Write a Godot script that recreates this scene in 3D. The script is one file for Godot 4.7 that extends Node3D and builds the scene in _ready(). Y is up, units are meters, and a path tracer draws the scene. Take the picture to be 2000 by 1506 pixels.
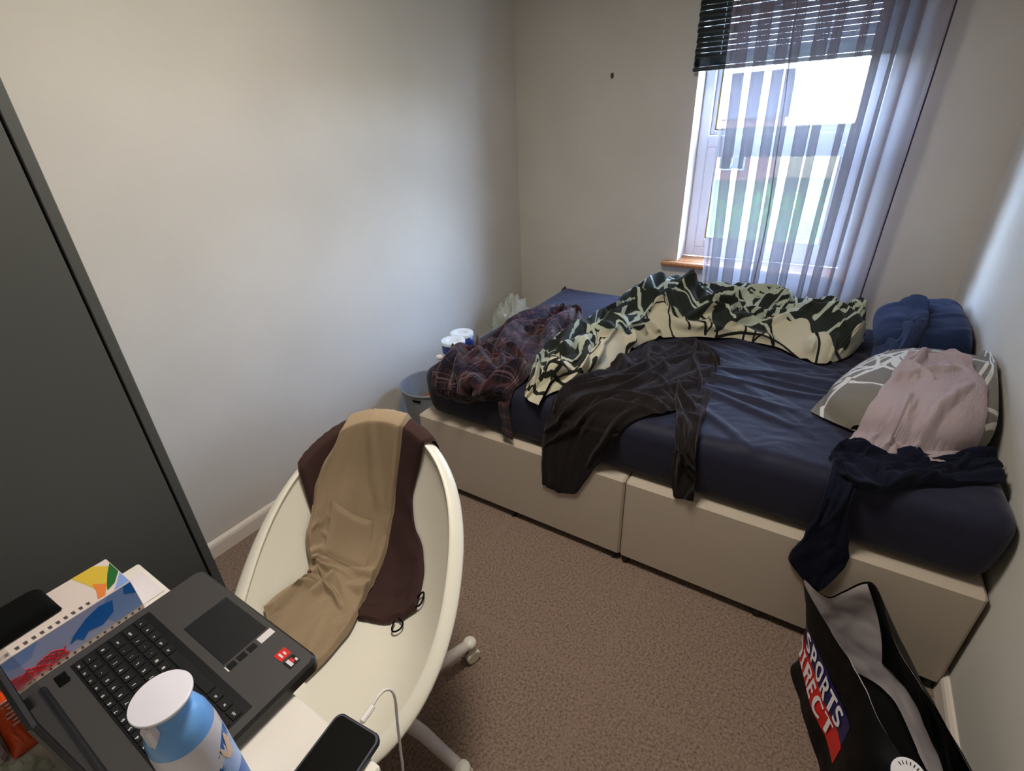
extends Node3D
# Small bedroom: divan bed under a window, swivel chair, desk corner, wardrobe.
# Axes: left wall x = 0, window wall z = 0, floor y = 0, metres.

const ROOM_W := 2.354
const ROOM_D := 3.62
const ROOM_H := 2.42
const BED_TOP := 0.605      # top of the mattress
const BED_FRONT := 1.605    # front face of the mattress
const BED_R := 0.05
const FILL_LAMP := 1.02  # energy of the added fill lamp

var M := {}
var used := {}
var rng := RandomNumberGenerator.new()

# ------------------------------------------------------------------ mesh builder
class MB:
	var v := PackedVector3Array()
	var n := PackedVector3Array()
	var uv := PackedVector2Array()
	var idx := PackedInt32Array()

	func poly(pts: Array, out: Vector3) -> void:
		var a: Vector3 = pts[0]
		var b: Vector3 = pts[1]
		var c: Vector3 = pts[2]
		var nn := (c - a).cross(b - a)
		var list := pts.duplicate()
		if nn.dot(out) < 0.0:
			list.reverse()
			nn = -nn
		nn = nn.normalized()
		var base := v.size()
		for p in list:
			v.append(p)
			n.append(nn)
			uv.append(Vector2(p.x + p.z, p.y))
		for i in range(1, list.size() - 1):
			idx.append(base)
			idx.append(base + i)
			idx.append(base + i + 1)

	func box(c: Vector3, s: Vector3, bevel := 0.0, bas := Basis()) -> void:
		var h := s * 0.5
		var b := minf(bevel, minf(h.x, minf(h.y, h.z)) * 0.98)
		var ax := [Vector3.RIGHT, Vector3.UP, Vector3.BACK]
		for k in 3:
			var i := (k + 1) % 3
			var j := (k + 2) % 3
			for sg in [-1.0, 1.0]:
				var q := []
				for e in [[-1, -1], [1, -1], [1, 1], [-1, 1]]:
					q.append(c + bas * (ax[k] * h[k] * sg + ax[i] * (h[i] - b) * e[0] + ax[j] * (h[j] - b) * e[1]))
				poly(q, bas * (ax[k] * sg))
		if b <= 0.0:
			return
		for k in 3:
			var i := (k + 1) % 3
			var j := (k + 2) % 3
			for si in [-1.0, 1.0]:
				for sj in [-1.0, 1.0]:
					var q := []
					for e in [[-1, 0], [1, 0], [1, 1], [-1, 1]]:
						var di: float = h[i] if e[1] == 0 else h[i] - b
						var dj: float = h[j] - b if e[1] == 0 else h[j]
						q.append(c + bas * (ax[k] * (h[k] - b) * e[0] + ax[i] * di * si + ax[j] * dj * sj))
					poly(q, bas * (ax[i] * si + ax[j] * sj))
		for sx in [-1.0, 1.0]:
			for sy in [-1.0, 1.0]:
				for sz in [-1.0, 1.0]:
					var q := []
					for m in 3:
						var d := h - Vector3(b, b, b)
						d[m] = h[m]
						q.append(c + bas * Vector3(d.x * sx, d.y * sy, d.z * sz))
					poly(q, bas * Vector3(sx, sy, sz))

	# grid of points with smooth normals; wrap_u / wrap_v close it
	func grid(nu: int, nv: int, f: Callable, flip := false, wrap_u := false, wrap_v := false) -> void:
		var base := v.size()
		var w := nu + 1
		for j in nv + 1:
			for i in nu + 1:
				v.append(f.call(float(i) / nu, float(j) / nv))
				uv.append(Vector2(float(i) / nu, float(j) / nv))
		var acc := PackedVector3Array()
		acc.resize(w * (nv + 1))
		for j in nv:
			for i in nu:
				var a := j * w + i
				var b := a + 1
				var c := a + w
				var d := c + 1
				var t := [a, b, c, b, d, c] if not flip else [a, c, b, b, c, d]
				for k in [0, 3]:
					var p0 := v[base + t[k]]
					var nn := (v[base + t[k + 2]] - p0).cross(v[base + t[k + 1]] - p0)
					for m in 3:
						acc[t[k + m]] += nn
						idx.append(base + t[k + m])
		if wrap_u:
			for j in nv + 1:
				var s := acc[j * w] + acc[j * w + nu]
				acc[j * w] = s
				acc[j * w + nu] = s
		if wrap_v:
			for i in w:
				var s := acc[i] + acc[nv * w + i]
				acc[i] = s
				acc[nv * w + i] = s
		for k in acc.size():
			n.append(acc[k].normalized() if acc[k].length_squared() > 1e-20 else Vector3.UP)

	func tube(pts: Array, r, segs := 8, caps := true, squash := 1.0) -> void:
		var cnt := pts.size()
		var fr := []
		var up := Vector3.UP
		for i in cnt:
			var t: Vector3 = (pts[mini(i + 1, cnt - 1)] - pts[maxi(i - 1, 0)]).normalized()
			if i == 0:
				up = Vector3.UP if absf(t.y) < 0.9 else Vector3.RIGHT
			var side := t.cross(up).normalized()
			up = side.cross(t).normalized()
			fr.append([side, up])
		var rad := func(i): return r[i] if r is Array else r
		grid(segs, cnt - 1, func(a: float, b: float):
			var i := int(round(b * (cnt - 1)))
			var an: float = a * TAU
			return pts[i] + (fr[i][0] * cos(an) + fr[i][1] * sin(an) * squash) * rad.call(i), true, true)
		if caps:
			for e in [0, cnt - 1]:
				var ring := []
				for s in segs:
					var an := s * TAU / segs
					ring.append(pts[e] + (fr[e][0] * cos(an) + fr[e][1] * sin(an) * squash) * rad.call(e))
				var o: Vector3 = pts[e] - pts[1 if e == 0 else cnt - 2]
				poly(ring, o)

	func lathe(profile: Array, segs := 32, at := Vector3.ZERO) -> void:
		grid(segs, profile.size() - 1, func(a: float, b: float):
			var p: Vector2 = profile[int(round(b * (profile.size() - 1)))]
			var an: float = a * TAU
			return at + Vector3(cos(an) * p.x, p.y, sin(an) * p.x), true, true)

	func disc(c: Vector3, r: float, segs := 32, out := Vector3.UP) -> void:
		var ring := []
		for s in segs:
			var an := s * TAU / segs
			ring.append(c + Vector3(cos(an) * r, 0, sin(an) * r))
		poly(ring, out)

	func mesh() -> ArrayMesh:
		var arr := []
		arr.resize(Mesh.ARRAY_MAX)
		arr[Mesh.ARRAY_VERTEX] = v
		arr[Mesh.ARRAY_NORMAL] = n
		arr[Mesh.ARRAY_TEX_UV] = uv
		arr[Mesh.ARRAY_INDEX] = idx
		var m := ArrayMesh.new()
		m.add_surface_from_arrays(Mesh.PRIMITIVE_TRIANGLES, arr)
		return m

# ------------------------------------------------------------------ scene helpers
func numbered(called: String) -> String:
	var k: int = used.get(called, 0)
	used[called] = k + 1
	return called if k == 0 else "%s_%03d" % [called, k]

func thing(called: String, label: String, category: String, at := Vector3.ZERO, turn := 0.0, group := "") -> Node3D:
	var o := Node3D.new()
	o.name = numbered(called)
	add_child(o)
	o.position = at
	o.rotation.y = turn
	tag(o, label, category, group)
	return o

func tag(o: Node, label: String, category := "", group := "", kind := "") -> void:
	o.set_meta("label", label)
	if category:
		o.set_meta("category", category)
	if group:
		o.set_meta("group", group)
	if kind:
		o.set_meta("kind", kind)

func obj(called: String, mesh, mat: Material, parent: Node = self, at := Vector3.ZERO) -> MeshInstance3D:
	var o := MeshInstance3D.new()
	o.name = numbered(called) if parent == self else called
	o.mesh = mesh.mesh() if mesh is MB else mesh
	o.material_override = mat
	parent.add_child(o, true)
	o.position = at
	return o

func struct(called: String, mesh, mat: Material, label := "") -> MeshInstance3D:
	var o := obj(called, mesh, mat)
	o.set_meta("kind", "structure")
	if label:
		o.set_meta("label", label)
	return o

func bx(c: Vector3, s: Vector3, bevel := 0.0) -> MB:
	var m := MB.new()
	m.box(c, s, bevel)
	return m

func nz(sd: int, freq: float, oct := 3, ridged := false) -> FastNoiseLite:
	var f := FastNoiseLite.new()
	f.seed = sd
	f.noise_type = FastNoiseLite.TYPE_SIMPLEX_SMOOTH
	f.frequency = freq
	f.fractal_type = FastNoiseLite.FRACTAL_RIDGED if ridged else FastNoiseLite.FRACTAL_FBM
	f.fractal_octaves = oct
	return f

func cr(pts: Array, t: float):
	var k := pts.size() - 1
	var f := clampf(t, 0.0, 1.0) * k
	var i := mini(int(f), k - 1)
	var w := f - i
	var a = pts[maxi(i - 1, 0)]
	var b = pts[i]
	var c = pts[i + 1]
	var d = pts[mini(i + 2, k)]
	if b is float or b is int:
		return cubic_interpolate(b, c, a, d, w)
	return b.cubic_interpolate(c, a, d, w)

func closed_cr(pts: Array, t: float) -> Vector3:
	var k := pts.size()
	var f := fposmod(t, 1.0) * k
	var i := int(f) % k
	return pts[i].cubic_interpolate(pts[(i + 1) % k], pts[(i + k - 1) % k], pts[(i + 2) % k], f - floorf(f))

# Coons patch: c0 (v=0) and c1 (v=1) run along u; d0 (u=0) and d1 (u=1) run along v
func coons(c0: Array, c1: Array, d0: Array, d1: Array, u: float, v: float) -> Vector2:
	var pc: Vector2 = cr(c0, u) * (1.0 - v) + cr(c1, u) * v
	var pd: Vector2 = cr(d0, v) * (1.0 - u) + cr(d1, v) * u
	var pb: Vector2 = (c0[0] * (1.0 - u) + c0[-1] * u) * (1.0 - v) + (c1[0] * (1.0 - u) + c1[-1] * u) * v
	return pc + pd - pb

# a point of the made-up bed: s runs over the top to the front edge and down the side
func bed_at(x: float, s: float, off: float) -> Vector3:
	var s0 := BED_FRONT - BED_R
	var arc := BED_R * PI / 2.0
	if s < s0:
		return Vector3(x, BED_TOP + off, s)
	if s < s0 + arc:
		var a := (s - s0) / BED_R
		return Vector3(x, BED_TOP - BED_R, s0) + Vector3(0, cos(a), sin(a)) * (BED_R + off)
	return Vector3(x, BED_TOP - BED_R - (s - s0 - arc), BED_FRONT + off)

func down(y: float) -> float:  # s of a point at height y on the side of the bed
	return BED_FRONT - BED_R + BED_R * PI / 2.0 + (BED_TOP - BED_R - y)

func edge_rise(u: float, v: float, w := 0.1) -> float:
	return smoothstep(0.0, w, minf(minf(u, 1.0 - u), minf(v, 1.0 - v)))

# height map of cloth folds: long bent ridges stamped into a square of n x n cells; asp = width / length of the cloth
class Folds:
	var n := 200
	var h := PackedFloat32Array()

	func ridge(a: Vector2, ang: float, length: float, bend: float, w: float, top: float, asp: float, r: RandomNumberGenerator) -> void:
		var steps := int(length * n / 1.2) + 2
		var p := a
		for i in steps:
			var f := float(i) / steps
			var env := pow(sin(PI * clampf(f * 0.94 + 0.03, 0.0, 1.0)), 0.6)
			var ww := w * (0.55 + 0.45 * env)
			var hh := top * env
			var rx := int(ww / asp * n) + 1
			var ry := int(ww * n) + 1
			var cx := int(p.x * n)
			var cy := int(p.y * n)
			for y in range(maxi(cy - ry, 0), mini(cy + ry + 1, n)):
				for x in range(maxi(cx - rx, 0), mini(cx + rx + 1, n)):
					var d := Vector2((float(x) / n - p.x) * asp, float(y) / n - p.y).length() / ww
					if d < 1.0:
						var v := hh * (0.5 + 0.5 * cos(PI * d))
						if v > h[y * n + x]:
							h[y * n + x] = v
			ang += bend / steps
			p += Vector2(cos(ang) / asp, sin(ang)) * length / steps

	func fill(sd: int, count: int, ang: float, spread: float, length: Vector2, width: Vector2, top: Vector2, asp := 1.0, area := Rect2(0, 0, 1, 1)) -> Folds:
		if h.is_empty():
			h.resize(n * n)
		var r := RandomNumberGenerator.new()
		r.seed = sd
		for k in count:
			var a := area.position + Vector2(r.randf(), r.randf()) * area.size
			var an := ang + r.randf_range(-spread, spread)
			var l := r.randf_range(length.x, length.y)
			a -= Vector2(cos(an) / asp, sin(an)) * l * 0.5
			ridge(a, an, l, r.randf_range(-0.9, 0.9), r.randf_range(width.x, width.y), r.randf_range(top.x, top.y), asp, r)
		return self

	func soften(times: int) -> Folds:
		for t in times:
			var g := h.duplicate()
			for y in range(1, n - 1):
				for x in range(1, n - 1):
					var i := y * n + x
					g[i] = h[i] * 0.4 + (h[i - 1] + h[i + 1] + h[i - n] + h[i + n]) * 0.15
			h = g
		return self

	func at(u: float, v: float) -> float:
		var x := clampf(u * n, 0.0, n - 2.0)
		var y := clampf(v * n, 0.0, n - 2.0)
		var i := int(y) * n + int(x)
		var fx := x - floorf(x)
		var fy := y - floorf(y)
		return lerpf(lerpf(h[i], h[i + 1], fx), lerpf(h[i + n], h[i + n + 1], fx), fy)

# ------------------------------------------------------------------ materials
func mat(called: String, c: Color, rough := 0.8, spec := 0.5) -> StandardMaterial3D:
	var m := StandardMaterial3D.new()
	m.resource_name = called
	m.albedo_color = c
	m.roughness = rough
	m.metallic_specular = spec
	M[called] = m
	return m

func noise_tex(sd: int, freq: float, c0: Color, c1: Color, size := 512, oct := 4, normal := false, bump := 4.0) -> NoiseTexture2D:
	var t := NoiseTexture2D.new()
	t.width = size
	t.height = size
	t.seamless = true
	t.noise = nz(sd, freq, oct)
	if normal:
		t.as_normal_map = true
		t.bump_strength = bump
	else:
		var g := Gradient.new()
		g.set_color(0, c0)
		g.set_color(1, c1)
		t.color_ramp = g
	return t

func grain(m: StandardMaterial3D, tex: Texture2D, scale: float, world := true) -> void:
	m.uv1_triplanar = true
	m.uv1_world_triplanar = world
	m.uv1_scale = Vector3.ONE * scale
	m.albedo_texture = tex

func fabric(called: String, c: Color, weave: Texture2D, scale := 9.0, sheen := 0.25, depth := 0.35) -> StandardMaterial3D:
	var m := mat(called, c, 0.9, 0.25)
	m.uv1_triplanar = true
	m.uv1_scale = Vector3.ONE * scale
	m.normal_enabled = true
	m.normal_texture = weave
	m.normal_scale = depth
	m.rim_enabled = sheen > 0.0
	m.rim = sheen
	m.rim_tint = 0.6
	m.cull_mode = BaseMaterial3D.CULL_DISABLED
	return m

func draw_line_on(im: Image, a: Vector2, b: Vector2, w: float, c: Color) -> void:
	var steps := int(a.distance_to(b) / maxf(w * 0.35, 1.0)) + 1
	for i in steps + 1:
		var p := a.lerp(b, float(i) / steps)
		im.fill_rect(Rect2i(int(p.x - w / 2), int(p.y - w / 2), int(maxf(w, 1)), int(maxf(w, 1))), c)

# geometric bedding print: criss-cross straps that make kites and triangles
func strap_print(w: int, h: int, ground: Color, strap: Color, count: int, width: float, sd: int) -> Image:
	var im := Image.create(w, h, false, Image.FORMAT_RGB8)
	im.fill(ground)
	var r := RandomNumberGenerator.new()
	r.seed = sd
	for i in count:
		var a := Vector2(r.randf() * w, r.randf() * h)
		for k in 3:
			var an := r.randf() * TAU
			var b := a + Vector2(cos(an), sin(an)) * r.randf_range(0.16, 0.34) * h
			draw_line_on(im, a, b, width * r.randf_range(0.7, 1.25), strap)
			a = b
	return im

func make_materials() -> void:
	var weave := noise_tex(3, 0.12, Color.BLACK, Color.WHITE, 256, 2, true, 3.0)
	M.weave = weave
	var wall := mat("wall_paint", Color(1, 1, 1), 0.75, 0.35)
	grain(wall, noise_tex(11, 0.008, Color(0.765, 0.745, 0.705), Color(0.79, 0.77, 0.73), 512, 2), 0.5)
	wall.normal_enabled = true
	wall.normal_texture = noise_tex(12, 0.09, Color.BLACK, Color.WHITE, 512, 3, true, 1.2)
	wall.normal_scale = 0.05
	mat("ceiling_paint", Color(0.88, 0.87, 0.85), 0.9, 0.2)
	mat("gloss_trim", Color(0.84, 0.80, 0.75), 0.45)
	var car := mat("carpet", Color(1, 1, 1), 1.0, 0.05)
	var cg := Gradient.new()
	cg.offsets = PackedFloat32Array([0.0, 0.22, 0.45, 0.7, 1.0])
	cg.colors = PackedColorArray([Color(0.25, 0.20, 0.17), Color(0.42, 0.35, 0.305), Color(0.495, 0.42, 0.37), Color(0.54, 0.46, 0.405), Color(0.60, 0.515, 0.455)])
	var ct := noise_tex(21, 0.055, Color.BLACK, Color.WHITE, 1024, 5)
	ct.color_ramp = cg
	grain(car, ct, 1.7)
	car.normal_enabled = true
	car.normal_texture = noise_tex(22, 0.2, Color.BLACK, Color.WHITE, 512, 3, true, 8.0)
	car.normal_scale = 0.45
	car.rim_enabled = true
	car.rim = 0.3
	mat("wardrobe_grey", Color(0.285, 0.29, 0.275), 0.5, 0.4)
	mat("gap_black", Color(0.02, 0.02, 0.02), 0.9, 0.2)
	mat("upvc", Color(0.86, 0.87, 0.90), 0.3)
	mat("rubber", Color(0.05, 0.05, 0.05), 0.8, 0.3)
	var glass := mat("pane_glass", Color(1, 1, 1, 0.06), 0.03)
	glass.transparency = BaseMaterial3D.TRANSPARENCY_ALPHA
	var sw := mat("sill_wood", Color(1, 1, 1), 0.45)
	grain(sw, noise_tex(31, 0.03, Color(0.52, 0.32, 0.17), Color(0.74, 0.51, 0.31), 256), 6.0)
	mat("radiator_white", Color(0.80, 0.79, 0.77), 0.4)
	mat("blind_slat", Color(0.055, 0.085, 0.08), 0.42, 0.5)
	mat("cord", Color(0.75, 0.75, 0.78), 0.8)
	var cu := mat("voile", Color(0.45, 0.39, 0.42, 0.66), 0.9, 0.1)
	cu.transparency = BaseMaterial3D.TRANSPARENCY_ALPHA
	cu.cull_mode = BaseMaterial3D.CULL_DISABLED
	cu.backlight_enabled = true
	cu.backlight = Color(0.5, 0.5, 0.5)
	# bedding and clothes
	fabric("divan_cloth", Color(0.70, 0.65, 0.585), weave, 14.0, 0.1, 0.2)
	mat("caster_black", Color(0.03, 0.03, 0.03), 0.5)
	fabric("navy_sheet", Color(0.118, 0.118, 0.180), weave, 9.0, 1.0, 0.2).roughness = 0.58
	fabric("navy_pillow", Color(0.095, 0.135, 0.235), weave, 9.0, 0.8, 0.3)
	fabric("navy_jersey", Color(0.055, 0.07, 0.13), weave, 10.0, 0.3, 0.35)
	fabric("dark_brown_cotton", Color(0.105, 0.082, 0.084), weave, 9.0, 0.8, 0.3)
	fabric("mauve_cotton", Color(0.60, 0.545, 0.56), weave, 10.0, 0.25, 0.3)
	fabric("khaki_twill", Color(0.565, 0.49, 0.395), weave, 12.0, 0.15, 0.3)
	fabric("khaki_dark_seam", Color(0.33, 0.26, 0.19), weave, 12.0, 0.1, 0.3)
	fabric("brown_jersey", Color(0.225, 0.155, 0.145), weave, 12.0, 0.25, 0.35)
	fabric("black_cord", Color(0.03, 0.025, 0.025), weave, 20.0, 0.1)
	var pl := mat("plaid", Color(1, 1, 1), 0.95, 0.2)
	var im := Image.create(256, 256, false, Image.FORMAT_RGB8)
	im.fill(Color(0.15, 0.105, 0.125))
	for k in 2:
		for d in 2:
			var o := k * 128
			var put := func(from: int, wide: int, c: Color, al: float):
				var s := Image.create(256 if d else wide, wide if d else 256, false, Image.FORMAT_RGBA8)
				s.fill(Color(c, al))
				im.convert(Image.FORMAT_RGBA8)
				im.blend_rect(s, Rect2i(Vector2i.ZERO, s.get_size()), Vector2i(0, from) if d else Vector2i(from, 0))
			put.call(o + 6, 34, Color(0.07, 0.06, 0.12), 0.55)
			put.call(o + 70, 6, Color(0.55, 0.42, 0.43), 0.5)
			put.call(o + 82, 3, Color(0.55, 0.44, 0.42), 0.4)
			put.call(o + 58, 3, Color(0.48, 0.36, 0.35), 0.4)
			put.call(o + 20, 3, Color(0.40, 0.26, 0.25), 0.5)
			put.call(o + 100, 20, Color(0.28, 0.16, 0.16), 0.5)
	pl.albedo_texture = ImageTexture.create_from_image(im)
	pl.normal_enabled = true
	pl.normal_texture = weave
	pl.normal_scale = 0.2
	pl.cull_mode = BaseMaterial3D.CULL_DISABLED
	pl.rim_enabled = true
	pl.rim = 0.3
	M.plaid_image = im
	# duvet: dark face with pale straps, pale reverse with dark straps
	var dv := mat("duvet_print", Color(1, 1, 1), 0.9, 0.25)
	dv.rim_enabled = true
	dv.rim = 0.15
	var dark := strap_print(2048, 1024, Color(0.135, 0.155, 0.14), Color(0.64, 0.67, 0.60), 64, 16.0, 5)
	var pale := strap_print(2048, 1024, Color(0.70, 0.675, 0.59), Color(0.10, 0.10, 0.09), 100, 11.0, 6)
	var zone := nz(8, 0.004, 2)
	var mask := Image.create(1024, 512, false, Image.FORMAT_RGBA8)
	for x in 1024:
		for y in range(0, 300):
			var edge := 0.10 + 0.17 * zone.get_noise_2d(x * 2.0, y * 1.2) + 0.07 * clampf(1.0 - x / 420.0, 0.0, 1.0)
			if y / 512.0 < edge:
				mask.set_pixel(x, y, Color.WHITE)
	mask.resize(2048, 1024, Image.INTERPOLATE_NEAREST)
	dark.convert(Image.FORMAT_RGBA8)
	pale.convert(Image.FORMAT_RGBA8)
	dark.blit_rect_mask(pale, mask, Rect2i(0, 0, 2048, 1024), Vector2i.ZERO)
	dv.albedo_texture = ImageTexture.create_from_image(dark)
	dv.cull_mode = BaseMaterial3D.CULL_DISABLED
	var pp := mat("pillow_print", Color(1, 1, 1), 0.9, 0.25)
	pp.albedo_texture = ImageTexture.create_from_image(strap_print(768, 1024, Color(0.42, 0.40, 0.365), Color(0.76, 0.75, 0.72), 20, 19.0, 15))
	pp.rim_enabled = true
	pp.rim = 0.2
	pp.cull_mode = BaseMaterial3D.CULL_DISABLED
	# plastics and small things
	mat("chair_white", Color(0.86, 0.84, 0.78), 0.38)
	mat("chair_steel", Color(0.80, 0.76, 0.73), 0.35)
	mat("desk_white", Color(0.85, 0.82, 0.77), 0.45)
	mat("laptop_grey", Color(0.245, 0.235, 0.23), 0.5, 0.4)
	mat("laptop_black", Color(0.05, 0.05, 0.055), 0.4)
	mat("touchpad", Color(0.10, 0.10, 0.105), 0.35)
	mat("key_black", Color(0.12, 0.118, 0.118), 0.55, 0.3)
	mat("legend_white", Color(0.82, 0.82, 0.80), 0.6)
	mat("screen_black", Color(0.012, 0.012, 0.014), 0.08, 0.6)
	mat("sticker_white", Color(0.80, 0.77, 0.77), 0.5)
	mat("sticker_red", Color(0.78, 0.12, 0.10), 0.4)
	mat("sticker_black", Color(0.03, 0.03, 0.035), 0.35)
	mat("phone_case", Color(0.06, 0.085, 0.16), 0.5)
	mat("cable_white", Color(0.82, 0.80, 0.77), 0.5)
	mat("bottle_white", Color(0.82, 0.81, 0.84), 0.35)
	mat("bottle_blue", Color(0.40, 0.62, 0.86), 0.3)
	mat("print_blue", Color(0.08, 0.40, 0.72), 0.4)
	mat("print_pale_blue", Color(0.62, 0.72, 0.88), 0.4)
	mat("print_navy", Color(0.05, 0.06, 0.20), 0.4)
	mat("print_peach", Color(0.88, 0.74, 0.62), 0.5)
	mat("paper", Color(0.82, 0.79, 0.79), 0.8)
	mat("paper_blue", Color(0.47, 0.58, 0.78), 0.55)
	mat("paper_light_blue", Color(0.62, 0.66, 0.80), 0.55)
	mat("paper_red", Color(0.80, 0.13, 0.17), 0.6)
	mat("paper_yellow", Color(0.78, 0.66, 0.20), 0.6)
	mat("paper_green", Color(0.08, 0.36, 0.14), 0.6)
	mat("paper_orange", Color(0.82, 0.46, 0.20), 0.6)
	mat("paper_cream", Color(0.80, 0.74, 0.70), 0.7)
	mat("ink_grey", Color(0.28, 0.26, 0.27), 0.7)
	mat("orange_wrap", Color(0.80, 0.27, 0.04), 0.35)
	mat("white_plastic", Color(0.80, 0.80, 0.82), 0.4)
	fabric("black_felt", Color(0.018, 0.02, 0.02), weave, 12.0, 0.1)
	mat("bag_black", Color(0.012, 0.012, 0.014), 0.5, 0.3)
	mat("bag_lining", Color(0.80, 0.76, 0.76), 0.6)
	mat("bag_blue", Color(0.06, 0.06, 0.30), 0.4)
	mat("bag_red", Color(0.80, 0.10, 0.08), 0.4)
	mat("bag_white", Color(0.86, 0.85, 0.86), 0.45)
	for k in ["bag_black", "bag_lining", "bag_blue", "bag_red"]:
		M[k].cull_mode = BaseMaterial3D.CULL_DISABLED
	mat("bin_grey", Color(0.50, 0.52, 0.55), 0.5).cull_mode = BaseMaterial3D.CULL_DISABLED
	mat("bin_litter", Color(0.62, 0.30, 0.13), 0.7)
	mat("tub_blue", Color(0.10, 0.17, 0.42), 0.4)
	mat("tub_lid", Color(0.80, 0.84, 0.88), 0.45)
	var cp := mat("clear_plastic", Color(0.82, 0.84, 0.78, 0.42), 0.3, 0.7)
	cp.transparency = BaseMaterial3D.TRANSPARENCY_ALPHA
	cp.cull_mode = BaseMaterial3D.CULL_DISABLED
	mat("fill_lamp_shade", Color(0.9, 0.88, 0.84), 0.8)
	# outdoors
	grain(mat("grass", Color(1, 1, 1), 1.0, 0.1), noise_tex(41, 0.05, Color(0.16, 0.20, 0.12), Color(0.28, 0.33, 0.21), 512), 0.5)
	mat("brick_red", Color(0.62, 0.42, 0.36), 0.9)
	mat("roof_tile", Color(0.36, 0.33, 0.35), 0.85)
	mat("bark", Color(0.27, 0.22, 0.17), 0.95)
	for k in 3:
		var lf := mat("leaf_%d" % k, [Color(0.24, 0.44, 0.20), Color(0.34, 0.55, 0.26), Color(0.20, 0.38, 0.22)][k], 0.7, 0.3)
		lf.cull_mode = BaseMaterial3D.CULL_DISABLED
		lf.backlight_enabled = true
		lf.backlight = Color(0.35, 0.5, 0.2)

# ------------------------------------------------------------------ ready
func _ready() -> void:
	rng.seed = 7
	# camera, sky, added fill lamp, exposure
	var cam := Camera3D.new()
	cam.name = "camera"
	add_child(cam)
	cam.position = Vector3(1.8111, 1.4602, 2.9357)
	cam.basis = Basis.from_euler(Vector3(-0.4790, 0.5823, -0.0428))
	cam.fov = rad_to_deg(2.0 * atan(753.0 / 951.95))
	cam.near = 0.05
	cam.current = true
	var env := Environment.new()
	var sky := Sky.new()
	var sm := ProceduralSkyMaterial.new()
	sm.sky_top_color = Color(0.66, 0.79, 1.0)
	sm.sky_horizon_color = Color(0.86, 0.92, 1.0)
	sm.ground_horizon_color = Color(0.55, 0.58, 0.55)
	sm.ground_bottom_color = Color(0.30, 0.32, 0.28)
	sm.sky_energy_multiplier = 1.0
	sky.sky_material = sm
	env.background_mode = Environment.BG_SKY
	env.sky = sky
	env.background_energy_multiplier = 28.0
	env.tonemap_mode = Environment.TONE_MAPPER_LINEAR
	env.tonemap_exposure = 3.0
	env.sdfgi_enabled = true
	env.ssao_enabled = true
	env.ssil_enabled = true
	var we := WorldEnvironment.new()
	we.name = "environment"
	we.environment = env
	add_child(we)

	make_materials()
	build_room()
	build_window()
	build_outdoors()
	build_wardrobe()
	build_bed()
	build_bedding()
	build_clothes_on_bed()
	build_chair()
	build_desk()
	build_laptop()
	build_desk_clutter()
	build_shopping_bag()
	build_foot_end_clutter()
	build_fill_lamp()

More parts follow.
